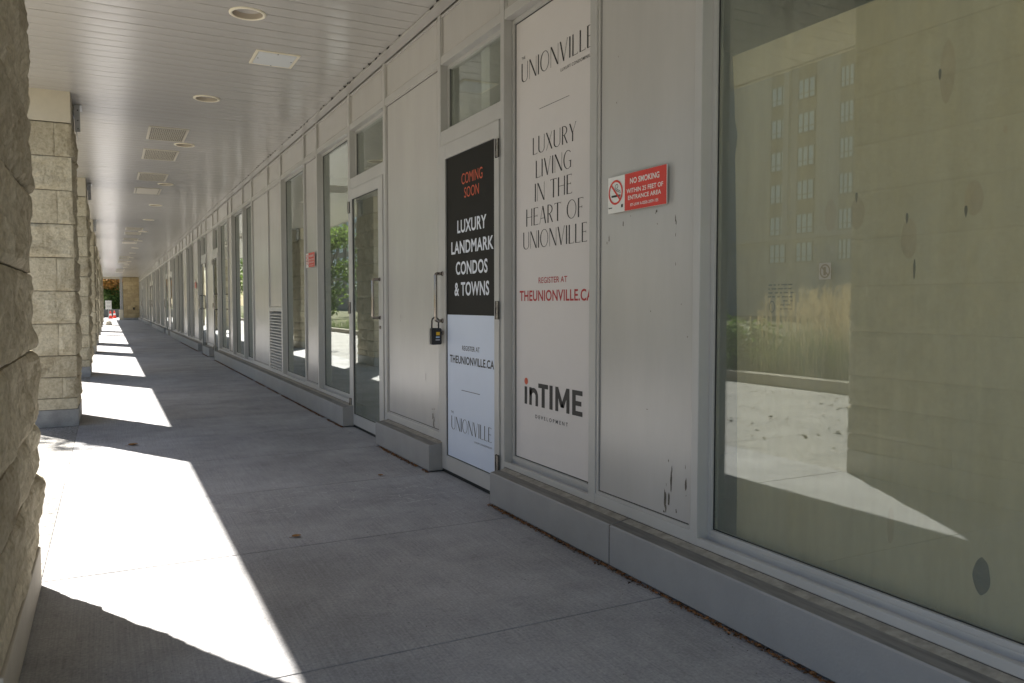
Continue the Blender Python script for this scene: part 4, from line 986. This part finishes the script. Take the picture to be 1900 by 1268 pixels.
for c in range(620):
    y = rg2.uniform(-1, 62) if c % 5 < 2 else rg2.uniform(2, 14); x = -4.62-abs(rg2.gauss(0, .8)); plume = y < 8.9 or noise.noise(Vector((y*.15, 3, 0))) > .12
    k = rg2.uniform(.75, 1.1)*(1.0 if plume else .7)
    for i in range(26):
        blade(x+rg2.gauss(0, .10), y+rg2.gauss(0, .10), rg2.uniform(.45, .95)*k, rg2.uniform(.12, .55), rg2.uniform(.004, .008), 0)
    if plume:
        for i in range(rg2.randint(4, 10)):
            px, py, h = x+rg2.gauss(0, .16), y+rg2.gauss(0, .16), rg2.uniform(.98, 1.36)*min(1.05, k+.1); lx, ly = rg2.gauss(0, .07), rg2.gauss(0, .07)
            mb.quad((px, py-.003, .1), (px, py+.003, .1), (px+lx, py+ly+.002, h), (px+lx, py+ly-.002, h), 1)
            for q in range(9):
                z = h-.26*q/9; d = Vector((rg2.gauss(0, .012), rg2.gauss(0, .016), rg2.uniform(.03, .06))); u = z/h
                p = Vector((px+lx*u, py+ly*u, z)); w = Vector((0, .008, 0)); mb.quad(p-w, p+w, p+d+w*.3, p+d-w*.3, 1)
tag(mb.build('ornamental_grass', [M['grass'], M['seed']]), 'feathery ornamental grass filling the bed behind the kerb', 'grass', kind='stuff')
def shrub(x, y, r, h, seed, label):
    rng = random.Random(seed)
    t = thing('shrub', (x, y, 0), label, 'shrub', 'green shrubs in the planting bed')
    mb = MB(); cl = []
    for i in range(9):
        a = rng.uniform(0, 6.28); q = r*.7*math.sqrt(rng.random()); e = (x+q*math.cos(a), y+q*math.sin(a), h*rng.uniform(.35, .8), r*.42); cl.append(e); mb.tube([(x, y, 0), ((x+e[0])/2, (y+e[1])/2, e[2]*.6), e[:3]], [.02, .014, .006], 5)
    part(mb, 'stems', M['bark'], t); mb = MB(); foliage(mb, cl, 1500, .05, rng); part(mb, 'foliage', M['leaf'], t)
shrub(-4.9, 9.7, .75, .95, 61, 'rounded green shrub at the left of the big window reflection'); shrub(-5.0, 11.2, .8, 1.05, 62, 'taller green shrub just past the rounded one in the bed'); shrub(-5.2, 17.8, .9, 1.2, 63, 'wide green shrub farther along the planting bed')

def tower(x, y0, y1, floors, cols, label, m, z0=7.55, fh=2.98):
    t = thing('apartment_tower', (x-8, (y0+y1)/2, 0), label, 'building', 'apartment towers across the street')
    mb = MB(); H = z0+floors*fh
    mb.box(x-16, x, y0, y1, 0, H); mb.box(x, x+.3, y0-.3, y1+.3, 7.0, 7.4); mb.box(x, x+.25, y0-.2, y1+.2, H-.6, H+.3)
    for yc, w in cols[::2]: mb.box(x, x+.35, yc+w/2+.9, yc+w/2+1.5, 7.4, H-.6)
    part(mb, 'wall', M[m], t)
    for yc, w in cols:
        mb = MB(); mb.box(x+.001, x+.02, yc-w/2-.1, yc+w/2+.1, z0-.3, H-1.4)
        part(mb, 'spandrel_strip', M['spandrel'], t)
    for f in range(-1, floors):
        for yc, w in cols:
            w2 = w/2; z = z0+f*fh if f >= 0 else 5.0; h = 1.65; mb = MB()
            mb.box(x+.021, x+.14, yc-w2-.08, yc+w2+.08, z-.08, z, 0); mb.box(x+.021, x+.14, yc-w2-.08, yc+w2+.08, z+h, z+h+.08)
            for q in (-1, -.30, .36, 1): mb.box(x+.021, x+.14, yc+q*w2-.045, yc+q*w2+.045, z, z+h)
            mb.box(x+.021, x+.13, yc-w2+.05, yc+w2-.05, z+.42, z+.48)
            mb.box(x+.021, x+.07, yc-w2, yc+w2, z, z+h, 1)
            part(mb, 'window', [M['towerframe'], M['towerglass']], t)
tower(-51.5, 24, 74, 9, [(70.5, 1.9), (67.3, 1.9), (63.6, 1.4), (54.25, 1.9), (51.1, 1.85), (46.75, 1.35), (41.5, 1.9), (38.3, 1.9), (33.5, 1.4)], 'pale precast apartment tower with paired windows mirrored in the big window', 'tower')
tower(-46, 150, 215, 9, [(155+6.5*i, 3.2) for i in range(9)], 'distant brown apartment tower mirrored above the trees in the middle window', 'tower2')
